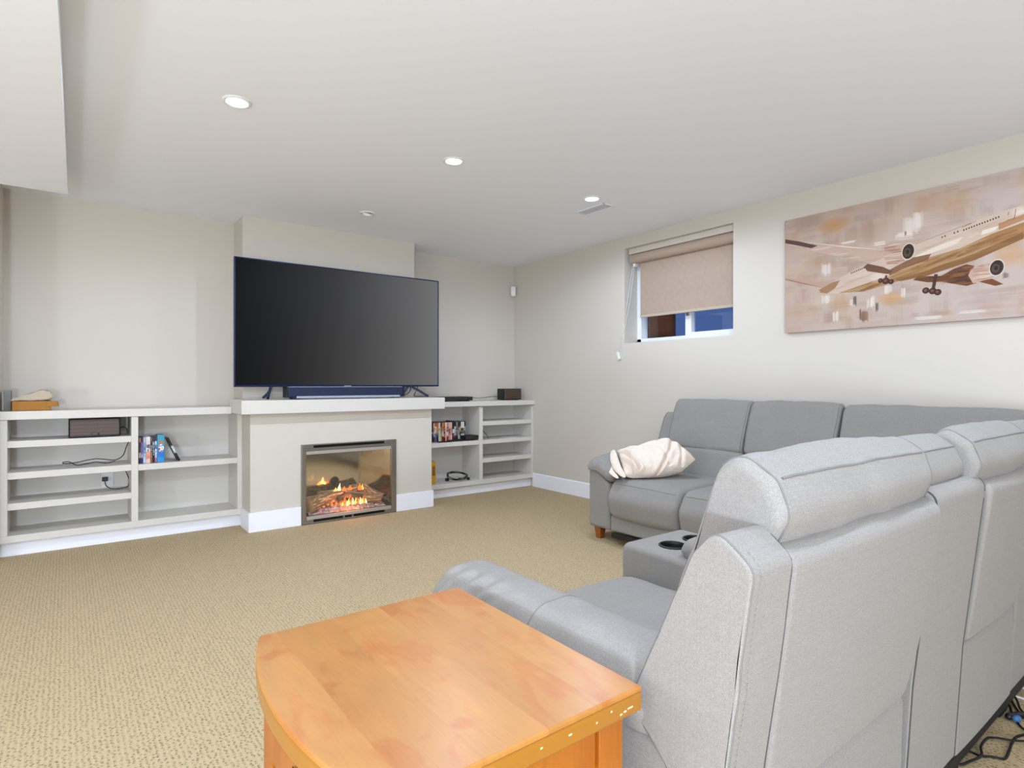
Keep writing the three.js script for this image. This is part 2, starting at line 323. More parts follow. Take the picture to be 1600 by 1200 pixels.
// ------------------------------------------------------------------ recessed lights
const trimGeo = new THREE.LatheGeometry([[.048, 0], [.048, -.006], [.054, -.009], [.062, -.006], [.064, 0]].map(p => new THREE.Vector2(...p)), 40);
const lensGeo = new THREE.LatheGeometry([[.001, -.0075], [.025, -.007], [.044, -.005], [.0478, -.002]].map(p => new THREE.Vector2(...p)), 40);
const lensMat = std({ color: '#ffffff', emissive: '#ffffff', emissiveIntensity: 2.6, roughness: .6 });
const lampWord = ['left', 'middle', 'right'];
LAMPS.forEach(([x, z], i) => {
  const seen = i < 3;
  const o = thing('recessed_light', seen ? `lit round recessed ceiling light, ${['leftmost', 'middle', 'rightmost'][i]} of the three in a row` : `lit round recessed ceiling light behind the camera, over the ${z < 0 ? 'near' : 'rear'} ${x < 0 ? 'open side' : lampWord[Math.round((x - .6) / 1.2)] + ' part'} of the room`, 'ceiling light', [x, CEIL + (x < -.5 ? -.14 : 0), z], 0, 'recessed ceiling lights');
  mesh('trim_ring', trimGeo, M.whitePlastic, o); mesh('lens', lensGeo, lensMat, o, 'glowing white lens');
  const l = new THREE.SpotLight(LAMPCOLOR, x > 2.9 && z > -1 ? LIGHT * .45 : LIGHT, 0, 1.555, .2, 2); l.position.set(0, -.02, 0); l.target.position.set(0, -1, 0); l.castShadow = true; l.shadow.radius = 2.4;
  o.add(l, l.target);
});
for (const [x, y, z, power] of FILL_GLOBES) {
  const o = thing('added_fill_lamp', z < 0 ? 'short floor lamp with opal globe in the open area left of the room' : 'short floor lamp with opal globe behind the camera', 'lamp', [x, 0, z]);
  mesh('base', new THREE.LatheGeometry([[.001, 0], [.15, 0], [.15, .012], [.14, .02], [.02, .03], [.001, .03]].map(p => new THREE.Vector2(...p)), 40), M.pewter, o);
  mesh('pole', new THREE.CylinderGeometry(.012, .012, y - .19, 16).translate(0, (y - .19) / 2 + .02, 0), M.pewter, o);
  mesh('globe', new THREE.SphereGeometry(.18, 40, 28).translate(0, y, 0), std({ color: '#ffffff', emissive: '#f8f9ff', emissiveIntensity: 2.2, roughness: .5 }), o, 'glowing opal glass globe');
  const l = new THREE.PointLight(LAMPCOLOR, power, 0, 2); l.position.set(0, y, 0); l.castShadow = true; l.shadow.radius = 8; o.add(l);
}
{
  const o = thing('gimbal_light', 'unlit white gimbal spotlight in the ceiling in front of the television', 'ceiling light', [1.858, CEIL, -4.296]);
  mesh('trim_ring', new THREE.LatheGeometry([[.042, 0], [.043, -.008], [.052, -.01], [.06, -.004], [.06, 0]].map(p => new THREE.Vector2(...p)), 40), M.whitePlastic, o);
  const c = new THREE.LatheGeometry([[.001, -.006], [.026, -.005], [.03, -.016], [.038, -.018], [.04, .0]].map(p => new THREE.Vector2(...p)), 32); c.rotateX(.35); mesh('gimbal', c, M.whitePlastic, o);
  const v = thing('ceiling_vent', 'white rectangular slotted air vent beside the rightmost ceiling light', 'vent', [3.19, CEIL, -3.15]);
  mesh('frame', [bx(-.06, .06, -.006, 0, -.15, -.138, .002), bx(-.06, .06, -.006, 0, .138, .15, .002), bx(-.06, -.048, -.006, 0, -.15, .15, .002), bx(.048, .06, -.006, 0, -.15, .15, .002)], M.ceiling, v);
  mesh('backing', bx(-.05, .05, -.0015, 0, -.14, .14), std({ color: '#cfcfcf', roughness: 1 }), v);
  for (let i = 0; i < 7; i++) { const g = bx(-.008, .008, -.001, .001, -.138, .138); g.rotateZ(.5); g.translate(-.04 + i * .0133, -.004, 0); mesh('slat', g, M.ceiling, v); }
  const s = thing('motion_sensor', 'small white motion sensor high in the room corner', 'sensor', [3.99, 2.15, -5.21], -Math.PI / 4);
  mesh('housing', bx(-.028, .028, -.055, .055, -.02, .022, .012), M.whitePlastic, s);
  mesh('lens', bx(-.02, .02, -.035, .0, .016, .0245, .006), M.vinyl, s);
}

// ------------------------------------------------------------------ built-in bookcases, mantel, worktops
function bookcase(name, label, x0, x1, face, bays, stiles) {
  const o = thing(name, label, 'bookcase', [(x0 + x1) / 2, 0, -5.08]);
  const ox = (x0 + x1) / 2, oz = -5.08, B = (a, b, c, d, e, f, r = .002) => bx(a - ox, b - ox, c, d, e - oz, f - oz, r);
  mesh('back_panel', B(x0, x1, .1, .88, -5.24, -5.225), M.cabinet, o);
  mesh('bottom_panel', B(x0, x1, .095, .14, -5.225, face), M.cabinet, o);
  mesh('toe_kick', B(x0, x1, 0, .095, -4.97, -4.948), M.trim, o);
  for (const [a, b] of stiles) mesh('upright', B(a, b, .14, .88, -5.225, face), M.cabinet, o);
  for (const [a, b, ys] of bays) for (const y of ys) mesh('shelf', B(a, b, y - .043, y, -5.225, face - .003), M.cabinet, o);
  return o;
}
bookcase('bookcase', 'white built-in open bookcase left of the fireplace', XL + .002, 1.087, -4.9, [[-.303, .36, [.744, .542, .345]], [.401, 1.052, [.538]]], [[XL + .002, -.303], [.36, .401], [1.052, 1.087]]);
bookcase('bookcase', 'white built-in open bookcase right of the fireplace', 2.631, XR - .002, -4.9, [[2.665, 3.32, [.541]], [3.362, 3.998, [.729, .541, .351]]], [[2.631, 2.665], [3.32, 3.362], [3.998, XR - .002]]);
function worktop(label, cx, y0, y1, boxes) { const cz = -5.06, o = mesh('worktop', boxes.map(([a, b, c, d]) => bx(a - cx, b - cx, 0, y1 - y0, c - cz, d - cz, .003)), M.cabinet); o.position.set(cx, y0, cz); o.userData = { label, category: 'shelf top' }; }
worktop('white thick top of the left built-in bookcase', .35, .8805, .935, [[XL + .002, 1.0062, -5.249, -4.887], [1.0, 1.087, -5.249, -4.952]]);
worktop('white thick top of the right built-in bookcase', 3.3, .887, .937, [[2.7178, XR - .002, -5.249, -4.87], [2.631, 2.724, -5.249, -4.952]]);
{ const m = mesh('mantel_shelf', [bx(-.855, .855, 0, .102, -.16, .225, .004)], M.cabinet); m.position.set(1.862, .8865, -4.79); m.userData = { label: 'thick white mantel shelf above the fireplace under the television', category: 'mantel' }; }

// ------------------------------------------------------------------ electric fireplace
{
  const cx = 1.867, o = thing('electric_fireplace', 'electric log fireplace with pewter frame and lit flames', 'fireplace', [cx, 0, -4.65]);
  const B = (a, b, c, d, e, f, r = .002) => bx(a - cx, b - cx, c, d, e, f, r);
  mesh('frame', [B(1.463, 1.497, .004, .632, -.02, .014), B(2.228, 2.272, .004, .632, -.02, .014), B(1.497, 2.228, .575, .6, -.02, .008), B(1.497, 2.228, .622, .632, -.02, .014), B(1.497, 2.228, .004, .012, -.02, .014), B(1.497, 1.555, .6, .622, -.02, .012), B(2.165, 2.228, .6, .622, -.02, .012), B(1.497, 1.555, .012, .034, -.02, .012), B(2.165, 2.228, .012, .034, -.02, .012)], M.pewter, o);
  mesh('glass_rail', B(1.5, 2.226, .551, .575, -.012, .01), M.rail, o, 'brushed metal rail holding the glass'); mesh('glass_rail', B(1.5, 2.226, 0.034, .06, -.012, .012), M.rail, o, 'brushed metal rail holding the glass');
  mesh('vent_slot', B(1.555, 2.165, .6, .622, -.03, -.012, 0), M.slot, o); mesh('vent_slot', B(1.555, 2.165, .012, .034, -.03, -.012, 0), M.slot, o);
  for (const x of [1.80, 1.875]) mesh('vent_divider', B(x, x + .012, .012, .034, -.02, .008, .001), M.pewter, o);
  mesh('mirror_side', B(1.485, 1.497, .012, .6, -.36, -.02, 0), M.smokedMirror, o, 'smoked mirror side of the firebox'); mesh('mirror_side', B(2.228, 2.24, .012, .6, -.36, -.02, 0), M.smokedMirror, o, 'smoked mirror side of the firebox');
  mesh('firebox_roof', B(1.485, 2.24, .575, .6, -.36, -.02, 0), M.slot, o, 'black roof of the firebox'); mesh('firebox_floor', B(1.485, 2.24, .034, .06, -.36, -.02, 0), M.slot, o, 'black floor of the firebox');
  mesh('mirror_back', B(1.497, 2.228, .06, .575, -.36, -.345, 0), M.smokedMirror, o, 'smoked mirror at the back of the firebox');
  mesh('glass', B(1.497, 2.228, .058, .553, -.006, -.004, 0), M.glass, o);
  const log = (a, b, r0, r1, sd, charred) => {
    const A = V(...a), Bv = V(...b), dir = Bv.clone().sub(A), len = dir.length(), n = 18, k = 22, pos = [], uv = [], idx = [];
    const q = new THREE.Quaternion().setFromUnitVectors(V(0, 0, 1), dir.clone().normalize());
    for (let j = 0; j <= k; j++) for (let i = 0; i <= n; i++) { const t = j / k, an = i / n * Math.PI * 2, r = (r0 + (r1 - r0) * t) * (1 + .10 * noise(Math.cos(an) * 1.6 + sd, Math.sin(an) * 1.6, t * 3) + .07 * noise(Math.cos(an) * 6, Math.sin(an) * 6 + sd, t * 5)); const v = V(Math.cos(an) * r, Math.sin(an) * r + .012 * Math.sin(t * 4 + sd), t * len).applyQuaternion(q).add(A); pos.push(v.x, v.y, v.z); uv.push(i / n * 1.2, t * len * 3); }
    for (let j = 0; j < k; j++) for (let i = 0; i < n; i++) { const p = j * (n + 1) + i; idx.push(p, p + 1, p + n + 1, p + 1, p + n + 2, p + n + 1); }
    const g = new THREE.BufferGeometry(); g.setAttribute('position', new THREE.Float32BufferAttribute(pos, 3)); g.setAttribute('uv', new THREE.Float32BufferAttribute(uv, 2)); g.setIndex(idx); g.computeVertexNormals();
    const m = mesh('log', g, charred ? M.char : M.bark, o);
    for (const [c, r, s] of [[A, r0, -1], [Bv, r1, 1]]) { const e = new THREE.SphereGeometry(r * .985, 18, 8, 0, Math.PI * 2, 0, Math.PI / 2); e.scale(1, .18, 1); e.applyQuaternion(new THREE.Quaternion().setFromUnitVectors(V(0, 1, 0), dir.clone().normalize().multiplyScalar(s))); const w = s > 0 ? .012 * Math.sin(4 + sd) : .012 * Math.sin(sd); e.translate(c.x, c.y + w, c.z); mesh('log_end', e, charred ? M.char : M.logEnd, m); }
  };
  log([-.322, .12, -.066], [-.03, .19, -.16], .06, .042, 1);
  log([.30, .105, -.075], [.03, .185, -.2], .04, .034, 2);
  log([.19, .225, -.21], [.32, .12, -.1], .034, .03, 3);
  log([-.2, .19, -.2], [.2, .2, -.22], .036, .034, 4);
  log([-.08, .165, -.1], [.15, .15, -.1], .022, .02, 6, true);
  log([.05, .245, -.21], [-.02, .2, -.28], .034, .03, 7, true);
  // ember bed
  const eg = new THREE.PlaneGeometry(.66, .26, 66, 26); eg.rotateX(-Math.PI / 2); { const p = eg.attributes.position; for (let i = 0; i < p.count; i++) p.setY(i, (.02 * fbm(p.getX(i) * 22, p.getZ(i) * 22, 4) + .05 * (1 - Math.abs(p.getX(i)) / .5)) * smooth(.132, .05, p.getZ(i))); } eg.translate(0, .06, -.16); eg.computeVertexNormals();
  const em = mesh('ember_bed', eg, std({ map: emberMap, emissive: '#ffffff', emissiveMap: emberGlow, emissiveIntensity: 1.4, roughness: 1 }), o, 'glowing orange embers among grey ash'); em.userData.kind = 'stuff';
  const flameMat = (c, e) => std({ color: '#000000', emissive: c, emissiveIntensity: e });
  const fm = [flameMat('#ffb04a', 2.2), flameMat('#ff7a2a', 1.3), flameMat('#ffd98c', 2.8)];
  const flame = (x, y, z, h, r, m, sd) => { const g = new THREE.LatheGeometry([[.001, 0], [r * .8, h * .08], [r, h * .25], [r * .7, h * .5], [r * .3, h * .78], [.001, h]].map(p => new THREE.Vector2(...p)), 10); const p = g.attributes.position; for (let i = 0; i < p.count; i++) { const t = p.getY(i) / h; p.setX(i, p.getX(i) + .25 * h * t * noise(t * 2 + sd, sd)); p.setZ(i, p.getZ(i) * .5); } g.translate(x, y, z); mesh('flame', g, fm[m], o); };
  flame(-.045, .19, -.14, .085, .018, 2, 1.3); flame(-.075, .19, -.15, .05, .02, 0, 2.2); flame(.0, .20, -.15, .045, .022, 1, 3.1); flame(.06, .2, -.17, .04, .024, 1, 4.7); flame(.15, .19, -.17, .06, .022, 1, 5.5); flame(.18, .19, -.18, .05, .016, 0, 6.1); flame(.21, .17, -.17, .05, .018, 1, 7.2);
  for (let i = 0; i < 12; i++) flame(-.05 + i * .019, .1 + .004 * Math.sin(i * 2.1), -.055 + .012 * Math.sin(i), .035 + .03 * Math.abs(Math.sin(i * 1.7)), .011, i % 3, i * 1.9);
  for (let i = 0; i < 7; i++) flame(-.2 + i * .035, .10 + .012 * (i % 2), -.075, .028 + .01 * (i % 3), .012, 1, i * 2.7 + .4);
  const pl = new THREE.PointLight(0xff8a3a, .10, 0, 2); pl.position.set(0, .17, -.04); pl.castShadow = true; pl.shadow.radius = 2; o.add(pl);
}

// ------------------------------------------------------------------ television, soundbar
{
  const x0 = 1.012, x1 = 2.798, y0 = 1.087, y1 = 2.085, cx = (x0 + x1) / 2, w = (x1 - x0) / 2;
  const o = thing('television', 'large flat television with blue edged frame on the mantel shelf', 'television', [cx, .9885, -4.82]);
  const b0 = y0 - .9885, b1 = y1 - .9885;
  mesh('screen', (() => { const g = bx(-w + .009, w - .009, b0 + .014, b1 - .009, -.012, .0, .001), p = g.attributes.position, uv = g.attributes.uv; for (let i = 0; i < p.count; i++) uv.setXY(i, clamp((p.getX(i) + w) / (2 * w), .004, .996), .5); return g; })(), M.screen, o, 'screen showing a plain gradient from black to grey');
  mesh('bezel', [bx(-w, w, b1 - .009, b1, -.03, .004, .002), bx(-w, -w + .009, b0, b1, -.03, .004, .002), bx(w - .009, w, b0, b1, -.03, .004, .002), bx(-w, w, b0, b0 + .014, -.03, .005, .002)], M.navy, o);
  mesh('rear_shell', [bx(-w + .01, w - .01, b0 + .01, b1 - .01, -.03, -.013, .002), bx(-w * .8, w * .8, b0 + .02, b0 + .55, -.062, -.03, .012)], M.blackPlastic, o);
  mesh('logo', bx(-.03, .03, b0 + .004, b0 + .0095, .0045, .0062), M.silver, o, 'tiny pale maker mark under the screen');
  for (const s of [-1, 1]) mesh('leg', [s > 0 ? tube([[w * .66, b0 + .012, -.02], [w * .70, b0 - .02, .05], [w * .77, .012, .165]], .011) : tube([[-w * .69, b0 + .012, -.02], [-w * .72, b0 - .02, .04], [-w * .765, .012, .13]], .011), s > 0 ? tube([[w * .66, b0 + .012, -.02], [w * .63, b0 - .04, -.03], [w * .6, .012, -.06]], .010) : tube([[-w * .69, b0 + .012, -.02], [-w * .71, b0 - .04, -.03], [-w * .74, .012, -.09]], .010)], M.legMetal, o);
  const s = thing('soundbar', 'long dark blue soundbar with silver lower strip under the television', 'soundbar', [1.86, .9885, -4.715]);
  mesh('housing', bx(-.497, .497, .014, .098, -.055, .05, .012), M.navyFabric, s);
  mesh('top_panel', bx(-.49, .49, .096, .1005, -.05, .044, .002), M.silver, s);
  mesh('trim_strip', bx(-.43, .46, .008, .026, .03, .056, .004), M.silver, s, 'silver strip along the lower front edge');
  for (const q of [-1, 1]) mesh('foot', bx(q * .43 - .03, q * .43 + .03, 0, .016, -.04, .05, .004), M.blackPlastic, s);
  mesh('end_cap', bx(-.505, -.495, .014, .1, -.056, .053, .004), M.blackPlastic, s); mesh('end_cap', bx(.495, .505, .014, .1, -.056, .053, .004), M.blackPlastic, s);
  const c = mesh('television_cable', [tube([[2.47, 1.16, -4.86], [2.43, 1.08, -4.88], [2.42, 1.0, -4.9], [2.5, 1.02, -4.88], [2.53, 1.06, -4.87], [2.49, 1.13, -4.86]], .0035), tube([[2.6, 1.14, -4.87], [2.61, 1.06, -4.89], [2.58, 1.0, -4.9], [2.66, .995, -4.88], [2.72, .994, -4.87]], .0035)], M.rubber); c.userData = { label: 'black cables hanging behind the right leg of the television', category: 'cable' };
}

// ------------------------------------------------------------------ things on the shelves
function speaker(label, x, y, z, w, h, d, turn, face, taper) {
  const o = thing('speaker', label, 'speaker', [x, y, z], turn);
  const s = new THREE.Shape(); const r = .012; s.moveTo(-w / 2 + r, -d / 2); s.lineTo(w / 2 - r, -d / 2); s.quadraticCurveTo(w / 2, -d / 2, w / 2, -d / 2 + r); s.lineTo(w / 2, d / 2 - r); s.quadraticCurveTo(w / 2, d / 2, w / 2 - r, d / 2); s.lineTo(-w / 2 + r, d / 2); s.quadraticCurveTo(-w / 2, d / 2, -w / 2, d / 2 - r); s.lineTo(-w / 2, -d / 2 + r); s.quadraticCurveTo(-w / 2, -d / 2, -w / 2 + r, -d / 2);
  const g = new THREE.ExtrudeGeometry(s, { depth: h - .012, bevelEnabled: true, bevelThickness: .004, bevelSize: .004, bevelSegments: 2, steps: 1 }); g.rotateX(-Math.PI / 2); g.translate(0, .008, 0);
  mesh('housing', g, M.blackPlastic, o);
  mesh('grille', bx(-w / 2 + .003, w / 2 - .003, .011, h - .004, d / 2 - .02, d / 2 + .008, .010), face, o);
  mesh('badge', bx(-.024, .024, h * .13, h * .13 + .013, d / 2 + .006, d / 2 + .0095, .004), M.blackGloss, o);
  mesh('badge_print', bx(-.015, .015, h * .13 + .0048, h * .13 + .0082, d / 2 + .008, d / 2 + .0102, .001), M.concrete, o);
  for (const q of [-1, 1]) mesh('foot', bx(q * w * .35 - .015, q * w * .35 + .015, 0, .008, -d * .3, d * .3, .002), M.rubber, o);
  return o;
}
speaker('brown fronted wide speaker on the top shelf of the left bookcase', .153, .744, -4.985, .285, .128, .11, 0, std({ map: grillTex, color: '#aaa09c', roughness: .7 }));
speaker('small dark brown speaker on top of the right bookcase', 3.826, .937, -5.07, .222, .122, .135, 0, std({ map: grillTex, color: '#8a7660', roughness: .7 }));
function cord(name, label, pts, r = .003, mat = M.rubber, extra) { const o = thing(name, label, 'cable', pts[0]); const q = pts.map(p => [p[0] - pts[0][0], p[1] - pts[0][1], p[2] - pts[0][2]]); mesh('cable', tube(q, r, 10), mat, o); if (extra) extra(o, q); return o; }
cord('power_cord', 'short black cord from the side of the brown speaker on the left bookcase', [[.30, .80, -5.0], [.325, .802, -5.03], [.343, .785, -5.06], [.35, .752, -5.1]], .003);
cord('power_cord', 'black cord lying in a loop on the second shelf of the left bookcase', [[.350, .70, -4.98], [.335, .665, -4.96], [.312, .603, -4.95], [.272, .578, -4.95], [.158, .588, -5.0], [.052, .572, -5.0], [.0, .57, -4.99], [-.024, .574, -4.98], [-.02, .582, -4.97], [.01, .583, -4.96], [.052, .558, -4.95], [.1, .562, -4.95], [.158, .572, -4.945], [.22, .560, -4.94], [.268, .570, -4.94]], .003);
cord('power_cord', 'black cord with plug curling up to the wall outlet on the third shelf', [[.335, .49, -5.12], [.352, .44, -5.11], [.362, .40, -5.1], [.352, .362, -5.1], [.31, .352, -5.1], [.26, .352, -5.11], [.225, .372, -5.16], [.219, .40, -5.195]], .0032, M.rubber, (o, q) => { const e = q[q.length - 1]; mesh('plug', bx(e[0] - .018, e[0] + .018, e[1], e[1] + .03, e[2] - .012, e[2] + .012, .005), M.blackPlastic, o); });
{ const o = thing('wall_outlet', 'white wall outlet plate at the back of the left bookcase', 'outlet', [.235, .41, -5.222]); mesh('plate', bx(-.036, .036, -.058, .058, -.002, .004, .002), M.whitePlastic, o); for (const y of [-.022, .022]) mesh('socket', bx(-.016, .016, y - .014, y + .014, .003, .006, .004), M.vinyl, o); }
{ // parcel on the left worktop
  const o = thing('cardboard_box', 'flat brown cardboard box with torn open lid on the left bookcase top', 'box', [-.186, .9355, -5.02], .02);
  mesh('tray', [bx(-.1, .1, 0, .003, -.075, .075), bx(-.1, .1, 0, .062, .072, .075), bx(-.1, .1, 0, .062, -.075, -.072), bx(-.1, -.097, 0, .062, -.075, .075), bx(.097, .1, 0, .062, -.075, .075)], M.kraft, o);
  const lp = outline([[-.112, .064, .003], [-.03, .104, .03], [.05, .137, .03], [.092, .128, .02], [.112, .09, .015], [.085, .066, .01]], .008);
  mesh('lid', sweep(lp, -.078, .072, (q, p, y) => V(p, y, q), { r: .012, step: .01, disp: (q, p, y) => .006 * fbm(p * 22, q * 22, y * 9) }), M.kraftPale, o, 'crumpled pale paper lid bulging over the box');
  const f = new THREE.CylinderGeometry(.03, .034, .045, 18, 1, false); f.scale(1.25, .75, .8); f.translate(.1, .042, .055); mesh('flap', f, M.kraft, o, 'curled brown flap at the right front corner');
  const c = thing('grey_case', 'grey upright slim case against the left wall on the bookcase top', 'case', [-.312, .9355, -5.0]); mesh('shell', bx(-.021, .021, 0, .132, -.09, .0, .003), M.concrete, c); mesh('edge_strip', bx(-.0225, -.017, .002, .13, -.088, .0015, .001), M.pewter, c);
}
const ordinal = ['first', 'second', 'third', 'fourth', 'fifth', 'sixth', 'seventh', 'eighth', 'ninth', 'tenth', 'eleventh', 'twelfth', 'thirteenth', 'fourteenth', 'fifteenth', 'sixteenth', 'seventeenth', 'eighteenth', 'nineteenth', 'twentieth', 'twenty-first', 'twenty-second', 'twenty-third', 'twenty-fourth'];
// printed spine: bands of colour with light blocks where the titles stand
function spineTex(cols, sd, blob) {
  const W = 32, H = 256, N = cols.length, C = cols.map(c => new THREE.Color(c)).map(c => [c.r, c.g, c.b].map(v => 255 * (v <= .0031308 ? 12.92 * v : 1.055 * Math.pow(v, 1 / 2.4) - .055)));
  const t = dataTex(W, H, (u, v, x, y) => {
    const i = clamp(Math.floor((1 - v) * N + .25 * noise(u * 3 + sd, v * 6)), 0, N - 1); let c = C[i];
    const row = Math.floor((1 - v) * 30), on = hash(row + sd * 7, sd) > .55 && u > .22 && u < .78 && (1 - v) > .3 && (1 - v) < .72 && hash(x >> 1, (y >> 1) + sd) > .35;
    const lum = c[0] + c[1] + c[2] > 380;
    if (on) c = lum ? [c[0] * .35, c[1] * .35, c[2] * .4] : [225, 222, 216];
    if (blob) { const dx = (u - .5) / .42, dy = ((1 - v) - .48) / .15; if (dx * dx + dy * dy < 1) c = hash(x >> 2, y >> 3) > .6 ? [150, 95, 90] : [238, 232, 228]; const ey = ((1 - v) - .25) / .06, ex = (u - .5) / .3; if (ex * ex + ey * ey < 1) c = [196, 120, 60]; }
    return c;
  });
  t.wrapS = t.wrapT = THREE.ClampToEdgeWrapping; return t;
}
function discCase(label, x, y, z, w, h, cols, sd, shell, group, blob, d = .135) {
  const o = thing('disc_case', label, 'dvd case', [x, y, z], 0, group);
  mesh('case', bx(-w / 2, w / 2, 0, h, -d, 0, .0025), std({ color: shell, roughness: .35 }), o);
  const g = new THREE.PlaneGeometry(w * .9, h * .96); g.translate(0, h / 2, .0006); const q = new THREE.BoxGeometry(w * .9, h * .96, .0012); q.translate(0, h / 2, 0);
  mesh('printed_spine', q, std({ map: spineTex(cols, sd, blob), roughness: .3 }), o);
  return o;
}
{ // left bookcase
  const L = [[.0125, ['#b07a50', '#3a2c2c', '#5a3a34', '#c8b0a8', '#2c2030'], 'brown and black spine', '#1c1a1c'], [.013, ['#30262e', '#6d63a6', '#7f79b8', '#b9a7bd', '#2d3c7c'], 'purple spine', '#2a2d52'], [.0165, ['#b5b9c6', '#8fa0b8', '#7fa3c6', '#9cc0d8', '#c4d2e2'], 'pale blue grey spine', '#8c9aa8'], [.028, ['#e3dedc', '#e6cfcd', '#8d8a96', '#efe9e6', '#e79c86', '#e88472', '#eec4b4'], 'wide white and coral spine', '#dcd8d4'], [.0115, ['#6b6c74', '#38343a', '#54555f', '#9c7a68', '#8a6a50'], 'grey brown spine', '#26242a'], [.0135, ['#5a1e22', '#a9a7ad', '#18171a', '#121114', '#2a2224'], 'black spine, red top', '#121114'], [.015, ['#243c58', '#a9c6dc', '#5a7fb4', '#dfe6ee', '#b7b4d4', '#a06a80'], 'light blue spine with dark top', '#27384e'], [.047, ['#4a9ab0', '#3f96b8', '#49a2be', '#2f86c4', '#2a78cc', '#2f94d4'], 'extra wide bright blue spine', '#3f8fae']];
  let x = .408;
  L.forEach(([w, cols, what, shell], i) => { discCase(`disc case, ${what}, ${ordinal[i]} from the left in the left bookcase`, x + w / 2, .5385, -4.945, w - .0006, i === 7 ? .2 : .19, cols, i + 1, shell, 'disc cases in the left bookcase', i === 7); x += w + .0004; });
  const o = discCase('black disc case leaning against the blue one in the left bookcase', .664, .5405, -4.945, .0145, .19, ['#15181f', '#1b2336', '#dfe2e6', '#cfd6de', '#16202f', '#101318'], 31, '#101216', 'disc cases in the left bookcase'); o.rotation.z = .42;
}
{ // right bookcase
  const cols = [['#8d8d90', '#6b6a6c'], ['#33292a', '#8a8688', '#2b2728'], ['#4c2a24', '#1d1818', '#231c1b'], ['#e6c6b8', '#d8a090', '#c8d0d8', '#8a2a30'], ['#d2622e', '#f0ebe4', '#f2d9b8', '#6f86b4', '#4d6c9e'], ['#c8743a', '#e29a56', '#4a3f62', '#28304e'], ['#e4e0cc', '#dcd8c0', '#e8e4d2'], ['#6a3f5c', '#a3a54e', '#8d9440', '#c6b24e'], ['#d28a34', '#b85a2a', '#f0e4dc', '#7a2a22'], ['#c8762c', '#a4452a', '#5e2a1c', '#e07a3a', '#3a1c18'], ['#f0ecea', '#eec9c2', '#e7b4ac'], ['#c89a92', '#a04a3e', '#f0e2dc', '#a83a34'], ['#e2b7a6', '#c07062', '#d79c8c'], ['#f2cabc', '#eeb9a8', '#f0d9d0'], ['#1a1a1c', '#1c1c1e', '#e8e8ea', '#a82a3c', '#7a1a2a'], ['#1e1e20', '#d8dadc', '#c4c8ca', '#2a3a3c'], ['#8a847c', '#3a3634', '#28262a'], ['#3a2a28', '#a89a94', '#c6b6ae'], ['#3a3420', '#a89a2e', '#2a2422', '#d6d0ca'], ['#f0eeea', '#2a2420', '#e0dcd6'], ['#e8e2da', '#6a4a42', '#e8d6d0'], ['#18151a', '#d0c8c8', '#221c20', '#e0d0cc']];
  const words = ['grey', 'charcoal', 'dark brown', 'pale pink', 'orange, white and blue', 'orange and navy', 'cream', 'olive green', 'amber and white', 'rust red', 'white and pink', 'brown red', 'dusty pink', 'pale salmon', 'black, white and crimson', 'black and silver', 'grey and black', 'taupe', 'yellow and black', 'white with a dark middle', 'ivory and brown', 'black and pink'];
  let x = 2.79;
  cols.forEach((c, i) => { const w = .0148 + .008 * hash(i, 3); discCase(`disc case, ${words[i]} spine, ${ordinal[i]} from the left in the right bookcase`, x + w / 2, .5415, -5.01 - (i === 14 ? -.004 : .004 * hash(i, 8)), w - .0006, .19 + (i === 14 ? .008 : 0), c, i + 40, i % 3 ? '#1c1a1b' : '#3c3432', 'disc cases in the right bookcase'); x += w + .0006; });
}
